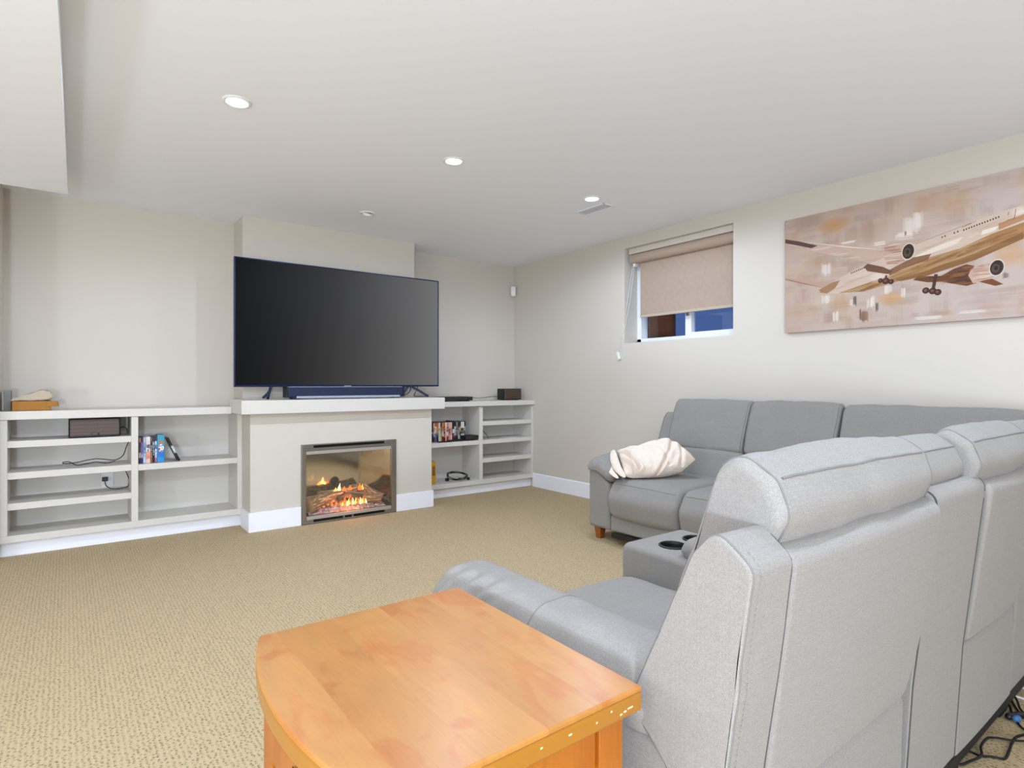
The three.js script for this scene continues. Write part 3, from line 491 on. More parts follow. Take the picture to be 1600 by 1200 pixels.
{
  const r = thing('set_top_box', 'black flat set-top box on the middle shelf of the right bookcase', 'media box', [3.265, .5415, -4.985], .06);
  mesh('housing', bx(-.105, .105, .006, .05, -.075, .07, .006), M.blackPlastic, r); mesh('front_panel', bx(-.1, .1, .012, .044, .068, .0725, .002), M.blackGloss, r); for (const q of [-1, 1]) mesh('foot', bx(q * .08 - .012, q * .08 + .012, 0, .008, -.06, .06, .002), M.rubber, r);
  const rc = thing('remote_control', 'black remote control lying in front of the disc cases in the right bookcase', 'remote', [3.07, .5415, -4.945], .12);
  mesh('body', bx(-.085, .085, 0, .018, -.024, .024, .008), M.blackPlastic, rc); for (let i = 0; i < 8; i++) mesh('button', bx(-.06 + i * .015, -.052 + i * .015, .017, .0205, -.006, .006, .002), M.rubber, rc);
  const rs = thing('remote_control', 'slim dark remote beside the black one under the disc cases', 'remote', [2.93, .5415, -4.93], -.1); mesh('body', bx(-.07, .07, 0, .012, -.02, .02, .006), M.blackGloss, rs); mesh('button', bx(.02, .035, .011, .0145, -.006, .006, .002), M.rubber, rs);
  const yb = thing('yellow_book', 'yellow book standing on the bottom shelf of the right bookcase', 'book', [2.825, .1415, -4.96]); mesh('cover', [bx(-.024, .024, 0, .215, -.15, .0, .003)], std({ color: '#c9971c', roughness: .5 }), yb); mesh('pages', bx(.0235, .034, .004, .211, -.147, -.003, .001), M.kraftPale, yb); mesh('printed_panel', bx(-.016, .016, .08, .17, -.0005, .0012), std({ color: '#8a5a12', roughness: .6 }), yb);
  const cc = thing('coiled_cable', 'coiled black cable on the bottom shelf of the right bookcase', 'cable', [3.13, .1415, -5.02]);
  const loop = []; for (let i = 0; i <= 60; i++) { const a = i / 60 * Math.PI * 2 * 3.3, rr = .105 + .008 * Math.sin(i * .9); const zz = Math.sin(a) * rr * .75; loop.push([Math.cos(a) * rr, .01 + .022 * i / 60 + .005 * Math.sin(i * .7) + .30 * (.08 - zz), zz]); } mesh('coil', tube(loop, .0042, 3), M.rubber, cc);
  mesh('plug', bx(-.135, -.1, .002, .03, -.012, .012, .004), M.blackPlastic, cc); mesh('plug', bx(.075, .1, .002, .028, .06, .085, .004), M.blackPlastic, cc);
  const pl = thing('disc_player', 'black flat disc player on top of the right bookcase next to the mantel', 'disc player', [3.02, .937, -5.03]);
  mesh('housing', bx(-.24, .24, .008, .046, -.12, .1, .004), M.blackPlastic, pl); mesh('front_panel', bx(-.235, .235, .012, .04, .098, .104, .002), M.blackGloss, pl); mesh('button', bx(.17, .2, .02, .032, .103, .107, .002), M.rubber, pl); for (const q of [-1, 1]) mesh('foot', bx(q * .2 - .015, q * .2 + .015, 0, .01, -.1, .08, .002), M.rubber, pl);
  cord('power_cord', 'thin black cord from the disc player to the small speaker', [[3.26, .975, -5.08], [3.33, .97, -5.08], [3.42, .962, -5.08], [3.5, .964, -5.08], [3.58, .973, -5.08], [3.67, .975, -5.08], [3.7, .973, -5.08]], .003);
  cord('power_cord', 'short grey cord hanging through the right bookcase divider', [[3.363, .655, -4.99], [3.40, .64, -4.99], [3.45, .6, -4.985], [3.48, .56, -4.98], [3.49, .545, -4.98]], .0025);
  const pp = thing('paper_slip', 'white paper slip on the middle right shelf of the right bookcase', 'paper', [3.78, .5412, -4.98], .1); mesh('sheet', bx(-.09, .09, 0, .002, -.05, .05), M.vinyl, pp);
}

// ------------------------------------------------------------------ painting of an airliner
{
  const W = 1570, H = 785, cv = document.createElement('canvas'); cv.width = 1884; cv.height = 942; const c = cv.getContext('2d'); c.scale(1.2, 1.2);
  const grd = c.createLinearGradient(0, 0, W, H); grd.addColorStop(0, '#c2afa4'); grd.addColorStop(.35, '#cdbdb4'); grd.addColorStop(.6, '#cfc4c0'); grd.addColorStop(1, '#c6bab6'); c.fillStyle = grd; c.fillRect(0, 0, W, H);
  const rgba = (h, a) => { const n = parseInt(h.slice(1), 16); return `rgba(${n >> 16},${(n >> 8) & 255},${n & 255},${a})`; };
  // broad brush dabs in the ground colours
  const tones = ['#b39a8c', '#d3c5ba', '#c4a488', '#c3b4b0', '#d6cbc2', '#b59c8e', '#ccb6a2', '#bda898', '#a8948a'];
  const stroke = (x, y, w, h, col, a, vert, ang) => { if (ang) { c.save(); c.translate(x, y); c.rotate(ang); stroke(0, 0, w, h, col, a, vert); c.restore(); return; } for (let k = 0; k < 14; k++) { c.fillStyle = rgba(col, a * (.3 + .5 * rnd())); const t = (rnd() - .5), ww = vert ? w * (.15 + .2 * rnd()) : w * (.7 + .5 * rnd()), hh = vert ? h * (.7 + .5 * rnd()) : h * (.12 + .2 * rnd()); c.fillRect(x - ww / 2 + (vert ? t * w * .8 : (rnd() - .5) * w * .2), y - hh / 2 + (vert ? (rnd() - .5) * h * .2 : t * h * .8), ww, hh); } };
  for (let i = 0; i < 230; i++) stroke(rnd() * W, rnd() * H, 60 + 160 * rnd(), 30 + 110 * rnd(), tones[Math.floor(rnd() * tones.length)], .16, rnd() > .5);
  const blob = (x, y, rx, ry, col, a) => { c.save(); c.translate(x, y); c.scale(rx, ry); const g = c.createRadialGradient(0, 0, 0, 0, 0, 1); g.addColorStop(0, rgba(col, a)); g.addColorStop(.6, rgba(col, a * .55)); g.addColorStop(1, rgba(col, 0)); c.fillStyle = g; c.fillRect(-1, -1, 2, 2); c.restore(); };
  blob(330, 100, 120, 60, '#c9955c', .75); blob(150, 60, 170, 70, '#b09a90', .6); blob(520, 180, 150, 90, '#b99b8c', .5); blob(1000, 110, 110, 90, '#c9a88a', .6); blob(1230, 450, 90, 80, '#d2aa7c', .7); blob(660, 620, 90, 50, '#d7aa72', .8); blob(370, 620, 90, 60, '#cdaa84', .7); blob(1000, 640, 300, 90, '#cfc6c4', .6); blob(1180, 120, 140, 120, '#c8bfc2', .7); blob(100, 650, 160, 110, '#c9b0a2', .5);
  for (const [x, y, w, h] of [[775, 200, 90, 90], [735, 255, 80, 60], [810, 170, 60, 80], [275, 382, 70, 70], [276, 580, 60, 50], [546, 636, 40, 50], [560, 622, 26, 60], [647, 562, 44, 50], [338, 702, 44, 60], [600, 272, 60, 30], [420, 235, 80, 30], [860, 755, 120, 22], [1060, 740, 120, 18], [725, 590, 30, 50], [440, 622, 34, 40]]) stroke(x, y, w, h, '#f0ede8', .5, h > w * .8);
  for (const [x, y, w, h, col] of [[456, 610, 22, 56, '#5b514c'], [585, 664, 18, 50, '#6a5c55'], [512, 716, 50, 60, '#8a6a54'], [488, 700, 14, 60, '#6a4c3c'], [740, 238, 10, 26, '#8a7466'], [1210, 560, 30, 26, '#8d7a74']]) stroke(x, y, w, h, col, .6, true);
  const P = (pts, col, a = 1) => { c.beginPath(); pts.forEach(([x, y], i) => i ? c.lineTo(x, y) : c.moveTo(x, y)); c.closePath(); c.fillStyle = rgba(col, a); c.fill(); };
  const inside = (pts, fn) => { c.save(); c.beginPath(); pts.forEach(([x, y], i) => i ? c.lineTo(x, y) : c.moveTo(x, y)); c.closePath(); c.clip(); fn(); c.restore(); };
  const wing = [[3, 131], [215, 203], [619, 319], [724, 351], [690, 414], [602, 410], [474, 353], [236, 265], [3, 159]];
  P(wing, '#cdb6aa'); inside(wing, () => { for (let i = 0; i < 50; i++) stroke(rnd() * 720, 150 + rnd() * 260, 120, 14, ['#dcc9bd', '#b99a8c', '#c9aa9c', '#e2d6cc'][i % 4], .35); });
  P([[3, 129], [107, 165], [224, 215], [183, 224], [3, 156]], '#4c3a32', .9); P([[85, 157], [397, 250], [638, 320], [397, 258]], '#f1e8e0', .9); P([[120, 225], [300, 290], [470, 352], [330, 300]], '#8a6656', .5);
  const tail = [[3, 397], [215, 450], [328, 476], [256, 502], [139, 460], [3, 410]]; P(tail, '#c6a898'); P([[3, 405], [139, 455], [256, 500], [139, 462], [3, 412]], '#8a6656', .8);
  const fus = [[1312, 191], [1282, 199], [1082, 235], [934, 270], [790, 307], [602, 371], [436, 418], [318, 474], [236, 511], [238, 530], [357, 554], [510, 558], [690, 521], [855, 506], [1082, 452], [1282, 377], [1400, 330], [1500, 270], [1520, 220], [1470, 185]];
  P(fus, '#d6c6ba'); const belly = [[1500, 250], [1312, 290], [1282, 292], [1152, 324], [1010, 377], [855, 404], [774, 428], [690, 462], [530, 508], [417, 534], [357, 549], [510, 558], [690, 521], [855, 506], [1082, 452], [1282, 377], [1400, 330]];
  P(belly, '#a9804f');
  inside(fus, () => { for (let i = 0; i < 60; i++) { const t = rnd(); stroke(300 + 1000 * t, 520 - 260 * t + (rnd() - .7) * 60, 110, 16, ['#e6dacd', '#d2bfb0', '#c7ae9b'][i % 3], .22, false, -.24); } });
  inside(belly, () => { for (let i = 0; i < 110; i++) { const t = rnd(); stroke(380 + 920 * t, 545 - 200 * t + (rnd() - .5) * 70, 120, 20, ['#8a6238', '#b38a58', '#c3a276', '#7a5532', '#cdb592'][i % 5], .24, false, -.26); } });
  P([[1282, 342], [1082, 416], [855, 478], [690, 511], [716, 522], [855, 508], [1082, 454], [1282, 378]], '#7a5228', .55); P([[790, 383], [934, 334], [1024, 316], [994, 347], [855, 385], [798, 399]], '#efe9e0', .9); P([[1110, 298], [1180, 287], [1166, 310], [1104, 323]], '#f2efea', .9); blob(600, 480, 70, 40, '#f0e8df', .8); blob(1270, 230, 40, 30, '#f0ece8', .8);
  P([[236, 511], [318, 474], [367, 466], [338, 513], [286, 542], [240, 531]], '#9a7648', .8); P([[1180, 275], [1330, 235], [1330, 265], [1180, 310]], '#a8662e', .55);
  P([[638, 450], [774, 390], [871, 383], [855, 414], [732, 446], [656, 478]], '#7a5232', .8); P([[510, 402], [532, 386], [619, 420], [673, 456], [643, 468], [530, 432]], '#6f4c34', .95);
  const wing2 = [[778, 523], [808, 504], [919, 520], [980, 488], [1038, 472], [1074, 486], [1050, 544], [1082, 584], [1038, 593], [972, 571], [919, 553], [855, 548]];
  P(wing2, '#6b4326'); inside(wing2, () => { for (let i = 0; i < 40; i++) stroke(780 + rnd() * 300, 470 + rnd() * 120, 60, 12, ['#8a5a30', '#4a2c1a', '#a06a3a'][i % 3], .5); }); P([[1090, 575], [1152, 569], [1200, 605], [1166, 610]], '#7a4a26');
  const engine = (body, cx, cy, rx, ry, tilt) => { P(body, '#cbb0a2'); inside(body, () => { for (let i = 0; i < 30; i++) stroke(body[0][0] + rnd() * 140, body[0][1] - 80 + rnd() * 150, 70, 9, ['#e6d8cc', '#b08c7c', '#a87f68'][i % 3], .4); }); c.save(); c.translate(cx, cy); c.rotate(tilt); c.scale(rx, ry); c.beginPath(); c.arc(0, 0, 1.18, 0, 7); c.fillStyle = '#ded3c8'; c.fill(); c.beginPath(); c.arc(0, 0, 1, 0, 7); c.fillStyle = '#2e241d'; c.fill(); c.beginPath(); c.arc(-.15, .1, .6, 0, 7); c.fillStyle = '#57432f'; c.fill(); c.beginPath(); c.arc(-.1, .05, .28, 0, 7); c.fillStyle = '#1c1612'; c.fill(); c.restore(); };
  engine([[619, 353], [629, 296], [690, 288], [754, 302], [758, 394], [690, 414], [638, 406]], 754, 349, 30, 44, .1);
  engine([[1046, 535], [1060, 502], [1110, 484], [1166, 474], [1180, 553], [1118, 572], [1068, 584]], 1172, 512, 29, 40, .1);
  c.strokeStyle = '#4a2f22'; c.lineWidth = 11; c.beginPath(); c.moveTo(636, 474); c.lineTo(634, 508); c.stroke(); c.lineWidth = 17; c.beginPath(); c.moveTo(895, 506); c.lineTo(880, 592); c.stroke();
  for (const [x, y, r] of [[604, 502, 14], [634, 508, 20], [663, 517, 15], [844, 594, 18], [878, 601, 19], [903, 611, 18]]) { c.beginPath(); c.arc(x, y, r, 0, 7); c.fillStyle = '#3c211b'; c.fill(); c.beginPath(); c.arc(x - 2, y - 2, r * .5, 0, 7); c.fillStyle = '#7c4a3a'; c.fill(); }
  c.fillStyle = '#3a2a22'; const dots = (x0, y0, x1, y1, n) => { for (let i = 0; i < n; i++) { const t = n > 1 ? i / (n - 1) : 0; c.fillRect(x0 + (x1 - x0) * t - 2.5, y0 + (y1 - y0) * t - 4.5, 5.5, 9); } };
  dots(1026, 278, 1180, 240, 14); dots(924, 298, 938, 294, 2); dots(982, 285, 998, 281, 2); dots(436, 430, 510, 408, 8); dots(1350, 205, 1440, 200, 7);
  c.strokeStyle = '#5a463a'; c.lineWidth = 2.2; c.beginPath(); c.moveTo(1252, 213); c.lineTo(1246, 262); c.lineTo(1216, 265); c.moveTo(1222, 222); c.lineTo(1220, 240); c.moveTo(1018, 262); c.lineTo(1060, 248); c.stroke(); c.strokeStyle = 'rgba(90,60,45,.6)'; c.beginPath(); c.moveTo(790, 312); c.lineTo(934, 276); c.lineTo(1082, 240); c.stroke();
  for (let i = 0; i < 500; i++) { c.fillStyle = rgba(rnd() > .5 ? '#ffffff' : '#6a5a50', .05); c.fillRect(rnd() * W, rnd() * H, 20 + 60 * rnd(), 2); }
  const tex = new THREE.CanvasTexture(cv); tex.colorSpace = THREE.SRGBColorSpace;
  const o = thing('canvas_painting', 'large canvas painting of a jet airliner landing in beige and brown', 'painting', [4.0, 1.859, -1.309], -Math.PI / 2);
  mesh('stretcher', bx(-.785, .785, -.3925, .3925, -.028, -.001, .002), std({ color: '#b9aaa0', roughness: .9 }), o);
  const pg = new THREE.PlaneGeometry(1.57, .785); const pb = new THREE.BoxGeometry(1.57, .785, .0012); mesh('painted_canvas', pb, std({ map: tex, color: '#e9e0d6', roughness: .75 }), o);
}

// ------------------------------------------------------------------ reclining corner sofa
{
  const o = thing('sectional_sofa', 'light grey fabric reclining corner sofa with cup holder console', 'sofa', [2.6, 0, -1.5]);
  const OX = 2.6, OZ = -1.5;
  const ZREAR = -.45, XREAR = 3.97;
  const near = (a, d, y) => V(a - OX, y, ZREAR - d - OZ), right = (a, d, y) => V(XREAR - d - OX, y, a - OZ);
  // round the corner: along the right wall, a quarter turn, back along the near run
  const R = .55, z0 = -1.64, zA = -1.0, arc = R * Math.PI / 2, xEnd = 2.46;
  const lenA = zA - z0, lenB = (XREAR - R) - xEnd;
  const bend = (a, d, y) => { if (a < lenA) return V(XREAR - d - OX, y, z0 + a - OZ); if (a < lenA + arc) { const t = (a - lenA) / R; return V(XREAR - R + (R - d) * Math.cos(t) - OX, y, zA + (R - d) * Math.sin(t) - OZ); } return V(XREAR - R - (a - lenA - arc) - OX, y, zA + R - d - OZ); };
  const lenBend = lenA + arc + lenB;
  const C = M.cloth;
  const lump = (amp, fr, sd) => (s, p, q) => amp * (noise(s * fr, p * fr + sd, q * fr) + .5 * noise(s * fr * 2.3, p * fr * 2.3 + sd, q * fr * 2.3));
  const seam = (pts, r = .0022, parent = o) => mesh('seam', tube(pts, r, 4, 5), M.seam, parent);
  const put = (name, g, parent = o, mat = C, label) => mesh(name, g, mat, parent, label);
  // profiles in (d = distance from the rear, y)
  const PANEL = outline([[.0, .845, .035], [.075, .865, .045], [.12, .80, .03], [.16, .43, .03], [.055, .41, .022]]);
  const LOWER = outline([[.072, .400, .03], [.15, .41, .03], [.15, .088, .02], [.080, .088, .02]]);
  const STRIP = outline([[.013, .862, .035], [.08, .875, .04], [.13, .80, .03], [.2, .088, .02], [.084, .088, .02], [.064, .41, .1]]);
  const HEAD = outline([[.045, .84, .03], [.018, .9, .04], [.04, .953, .025], [.09, .99, .05], [.132, .965, .05], [.198, .80, .08], [.25, .635, .04], [.19, .60, .03], [.11, .8, .03]]);
  const LUMB = outline([[.14, .63, .02], [.26, .625, .03], [.33, .44, .05], [.3, .36, .02], [.14, .36, .02]]);
  const SEAT = outline([[.28, .44, .03], [.6, .455, .2], [.93, .445, .09], [1.005, .33, .09], [.97, .185, .06], [.28, .185, .02]]);
  const RAIL = outline([[.86, .19, .005], [.945, .19, .012], [.945, .085, .012], [.86, .085, .005]]);
  const BASE = outline([[.1, .3, .01], [.9, .3, .01], [.9, .1, .01], [.1, .1, .01]]);
  function ring(g, s, parent, r = .002, k0 = 0, k1 = 1) { const n = g.userData.prof.length, pts = []; for (let i = Math.floor(k0 * n); i <= k1 * n; i += 2) pts.push(g.userData.at(s, i % n)); return seam(pts, r, parent); }
  function along(g, i, s0, s1, parent, r = .002) { const pts = []; const k = 24; for (let j = 0; j <= k; j++) pts.push(g.userData.at(s0 + (s1 - s0) * j / k, i)); return seam(pts, r, parent); }
  const nearest = (prof, p, q) => { let b = 0, bd = 9; prof.forEach((v, i) => { const d = Math.hypot(v[0] - p, v[1] - q); if (d < bd) { bd = d; b = i; } }); return b; };
  function stitches(g, i, s0, s1, parent, gap = .011, off = .0) { const gs = []; const n = Math.floor((s1 - s0) / gap); for (let j = 0; j < n; j++) { const a = g.userData.at(s0 + gap * j, i), b = g.userData.at(s0 + gap * (j + .55), i); gs.push(tube([a, a.clone().lerp(b, .5), b], .0017, 1, 4)); } const m = mesh('stitching', gs, M.stitch, parent); m.userData.kind = 'stuff'; }

  function headrest(a0, a1, map, sd, seams = true) {
    const g = sweep(HEAD, a0 + .004, a1 - .004, map, { r: .018, crown: .013, step: .025, disp: lump(.007, 7, sd) }); const h = put('headrest', g);
    if (seams) { const i = nearest(HEAD, .04, .953); along(g, i, a0 + .03, a1 - .03, h); ring(g, a0 + .018, h, .0017); ring(g, a1 - .018, h, .0017); const f = nearest(HEAD, .225, .80); }
    return g;
  }
  function lumbar(a0, a1, map, sd) { put('back_cushion', sweep(LUMB, a0 + .004, a1 - .004, map, { r: .03, crown: .012, disp: lump(.005, 6, sd) })); }
  function seat(a0, a1, map, sd) { const g = sweep(SEAT, a0 + .003, a1 - .003, map, { r: .04, crown: .012, disp: lump(.004, 6, sd) }); const m = put('seat_cushion', g); along(g, nearest(SEAT, .955, .42), a0 + .035, a1 - .035, m, .0018); }
  function panel(a0, a1, map, sd) { const g = sweep(PANEL, a0, a1, map, { r: .012, crown: .005, disp: lump(.002, 4, sd), shape: (s, p, q, t) => [s - .075 * Math.pow(clamp((.66 - q) / .25), 2.2) * smooth(.45, 1, t), p, q] }); put('rear_panel', g); return g; }
  function lower(a0, a1, map) { put('lower_rear_panel', sweep(LOWER, a0, a1, map, { r: .010, crown: .003 })); }

  // ---- near run: end arm, seat, console, seat
  {
    const A0 = .772;
    const wingProf = outline([[.0, .845, .03], [.06, .892, .03], [.1, .85, .05], [.232, .56, .03], [.16, .495, .03], [.06, .4, .03]]);
    const g = sweep(wingProf, A0, A0 + .118, near, { r: .006, crown: .0, disp: lump(.003, 8, 3) }); const wg = put('back_wing', g);
    ring(g, A0 + .004, wg, .0016); { const t = ring(g, A0 + .1175, wg, .0026); t.material = M.groove; } 
    { // the twin needle stitching down the outer edge of the back
      const n = wingProf.length, gs = []; const i0 = nearest(wingProf, .0, .845), i1 = nearest(wingProf, .06, .4); const list = []; for (let k = i1; k !== (i0 + 4) % n; k = (k + 1) % n) list.push(k);
      const pts = list.map(k => g.userData.at(A0 + .022, k)); const cv = new THREE.CatmullRomCurve3(pts), L = cv.getLength(), m = Math.floor(L / .0095);
      for (let j = 0; j < m; j++) { const a = cv.getPointAt(j / m), b = cv.getPointAt((j + .5) / m); gs.push(tube([a, a.clone().lerp(b, .5), b], .0016, 1, 4)); }
      mesh('stitching', gs, M.stitch, wg).userData.kind = 'stuff';
    }
    const pg = panel(A0 + .121, 1.550, near, 2); put('dust_skirt', sweep(outline([[.1, .1, .004], [.14, .1, .004], [.14, .028, .004], [.1, .028, .004]]), .86, 3.3, near, { r: .004, step: .2 }), o, M.rubber, 'black cloth skirt under the rear edge'); lower(A0 + .12, 1.535, near);
    headrest(.885, 1.562, near, 1.7);
    lumbar(.985, 1.57, near, 4); seat(.985, 1.57, near, 5);
    // arm
    const armBody = outline([[0, .085, .015], [0, .51, .02], [.06, .53, .03], [.2, .40, .03], [.2, .085, .015]]);
    const armPad = outline([[-.008, .505, .02], [-.022, .56, .04], [.03, .632, .07], [.13, .632, .07], [.215, .56, .06], [.24, .45, .03], [.205, .415, .02], [.1, .52, .03], [.03, .525, .02]]);
    const drop = (low, from) => (s, p, q, t) => { const f = smooth(from, .99, s); return [s, p, q - (.035 * f * f + low) * smooth(.45, .6, q)]; };
    const gathers = (s, p, q, np, nq) => nq > -.2 ? .006 * Math.sin(s * 95 + 3 * Math.sin(p * 30)) * smooth(.56, .8, s) * smooth(.15, .0, p) + .006 * noise(s * 9, p * 8, q * 8) : 0;
    const arm = (map, low, from) => { put('armrest', sweep(armBody, .12, .96, map, { r: .025, crown: .003 })); const ag = sweep(armPad, .2, .985, map, { r: .06, step: .012, disp: gathers, shape: drop(low, from) }); const m = put('arm_pad', ag); ring(ag, .56, m, .0013, .1, .72); };
    arm((s, p, q) => near(A0 + p + .012, s - .034, q), .0, .86);
    put('base_rail', sweep(RAIL, .98, 1.57, near, { r: .006 })); put('base', sweep(BASE, .8, 2.5, near, { r: .01 }), o, M.rubber);
    // far arm on the right run
    const B0 = -3.035;
    arm((s, p, q) => right(B0 + p, s, q), .02, .62);
    const gw = sweep(wingProf, B0 + .0, B0 + .2, right, { r: .016, disp: lump(.003, 8, 9) }); const w2 = put('back_wing', gw); ring(gw, B0 + .014, w2, .002);
    // console
    const CON = outline([[.2, .535, .01], [.98, .545, .035], [.98, .1, .02], [.2, .1, .01]]);
    const cg = sweep(CON, 1.578, 1.915, near, { r: .022 });
    const ev = new Evaluator(); ev.attributes = ['position', 'normal', 'uv']; ev.useGroups = false;
    let body = new Brush(cg.clone()); body.updateMatrixWorld();
    for (const [x, r] of [[1.688, .046], [1.823, .046]]) { const h = new Brush(new THREE.CylinderGeometry(r, r, .16, 36)); h.position.set(x - OX, .53, -1.285 - OZ); h.updateMatrixWorld(); body = ev.evaluate(body, h, SUBTRACTION); body.updateMatrixWorld(); }
    const con = put('console', body.geometry); along(cg, nearest(CON, .965, .54), 1.6, 1.9, con, .0018);
    for (const [x, r] of [[1.688, .046], [1.823, .046]]) {
      const c = new THREE.LatheGeometry([[.001, -.072], [r * .85, -.072], [r * .9, -.01], [r * .93, .001], [r, .003], [r * 1.07, .0005], [r * 1.07, -.006]].map(p => new THREE.Vector2(...p)), 36); c.translate(x - OX, .546, -1.285 - OZ); mesh('cup_holder', [c], M.blackPlastic, con, 'black plastic cup holder ring');
    }
    const LID = outline([[.33, .55, .01], [.33, .60, .03], [.72, .605, .04], [.745, .56, .03], [.72, .535, .01]]);
    const lg = sweep(LID, 1.59, 1.905, near, { r: .03, crown: .006 }); const ld = put('console_lid', lg, con, C, 'padded armrest lid behind the cup holders'); along(lg, nearest(LID, .735, .585), 1.62, 1.88, con, .0018);
    // console back, next seat
    const sg = sweep(STRIP, 1.558, 1.92, near, { r: .008 }); const st = put('console_back', sg); for (const q of [1.5625, 1.9155]) ring(sg, q, st, .0022).material = M.groove;
    const H2 = HEAD.map(([p, q]) => [p + .028, q - .008]);
    const hg = sweep(H2, 1.566, 1.872, near, { r: .012, crown: .004 }); const hm = put('headrest', hg); along(hg, nearest(H2, .068, .945), 1.57, 1.868, hm);
    panel(1.925, 2.455, near, 6); lower(1.925, 2.455, near);
    headrest(1.872, 2.452, near, 6.2); lumbar(1.925, 2.455, near, 7); seat(1.925, 2.5, near, 8);
    put('base_rail', sweep(RAIL, 1.92, 2.5, near, { r: .006 }));
  }
  // ---- right run: two seats
  {
    const b = [-2.83, -2.24, -1.64];
    for (let i = 0; i < 2; i++) { seat(b[i], b[i + 1], right, 11 + i); lumbar(b[i], b[i + 1], right, 13 + i); panel(b[i], b[i + 1], right, 15 + i); lower(b[i], b[i + 1], right); put('base_rail', sweep(RAIL, b[i], b[i + 1], right, { r: .006 })); }
    headrest(-2.9, -2.255, right, 17); headrest(-2.255, -1.645, right, 18.3);
    put('base', sweep(BASE, -2.9, -1.2, right, { r: .01 }), o, M.rubber);
  }
  // ---- corner
  put('corner_back', sweep(STRIP, .0, lenBend, bend, { r: .014, step: .05 }));
  { const g = sweep(HEAD, .004, lenBend - .004, bend, { r: .03, step: .04, disp: lump(.006, 6, 21) }); const h = put('headrest', g); along(g, nearest(HEAD, .04, .953), .03, lenBend - .03, h); }
  put('back_cushion', sweep(LUMB, .0, lenBend, bend, { r: .03, step: .05 }));
  {
    const s = new THREE.Shape([[3.7, -1.635], [3.03, -1.635], [2.98, -1.55], [2.58, -1.4], [2.505, -1.36], [2.505, -.72], [3.3, -.72], [3.7, -1.1]].map(([x, z]) => new THREE.Vector2(x - OX, -(z - OZ))));
    const g = new THREE.ExtrudeGeometry(s, { depth: .2, bevelEnabled: true, bevelThickness: .04, bevelSize: .03, bevelOffset: -.03, bevelSegments: 5 }); g.rotateX(-Math.PI / 2); g.translate(0, .21, 0); put('seat_cushion', g);
    const b = new THREE.ExtrudeGeometry(s, { depth: .12, bevelEnabled: false }); b.rotateX(-Math.PI / 2); b.translate(0, .085, 0); put('base_rail', b);
  }
  // tapered wooden feet, black rear glides
  const foot = (x, z) => { const g = new THREE.CylinderGeometry(.044, .028, .098, 4, 1); g.rotateY(Math.PI / 4); g.translate(x - OX, .049, z - OZ); put('leg', toCreasedNormals(g, .5), o, M.legWood, 'tapered dark wood leg'); };
  foot(XREAR - .905, -2.97); foot(.84, ZREAR - .905); foot(XREAR - .905, -1.72); foot(2.45, ZREAR - .9);
  for (const [x, z] of [[.85, -.6], [1.96, -.575], [2.5, -.585], [3.85, -2.95], [3.85, -.7]]) { const g = bx(x - OX - .045, x - OX + .045, .0, .075, z - OZ - .035, z - OZ + .03, .012); put('glide', g, o, M.rubber, 'black plastic glide'); }
  mesh('mechanism', [bx(1.0 - OX, 2.5 - OX, .045, .07, -.62 - OZ, -.6 - OZ), bx(1.0 - OX, 2.5 - OX, .06, .09, -1.2 - OZ, -1.17 - OZ), bx(3.0 - OX, 3.03 - OX, .05, .08, -2.8 - OZ, -1.7 - OZ), bx(3.3 - OX, 3.33 - OX, .04, .08, -2.8 - OZ, -1.7 - OZ)], M.blackPlastic, o, 'black recliner rails under the seats');
}

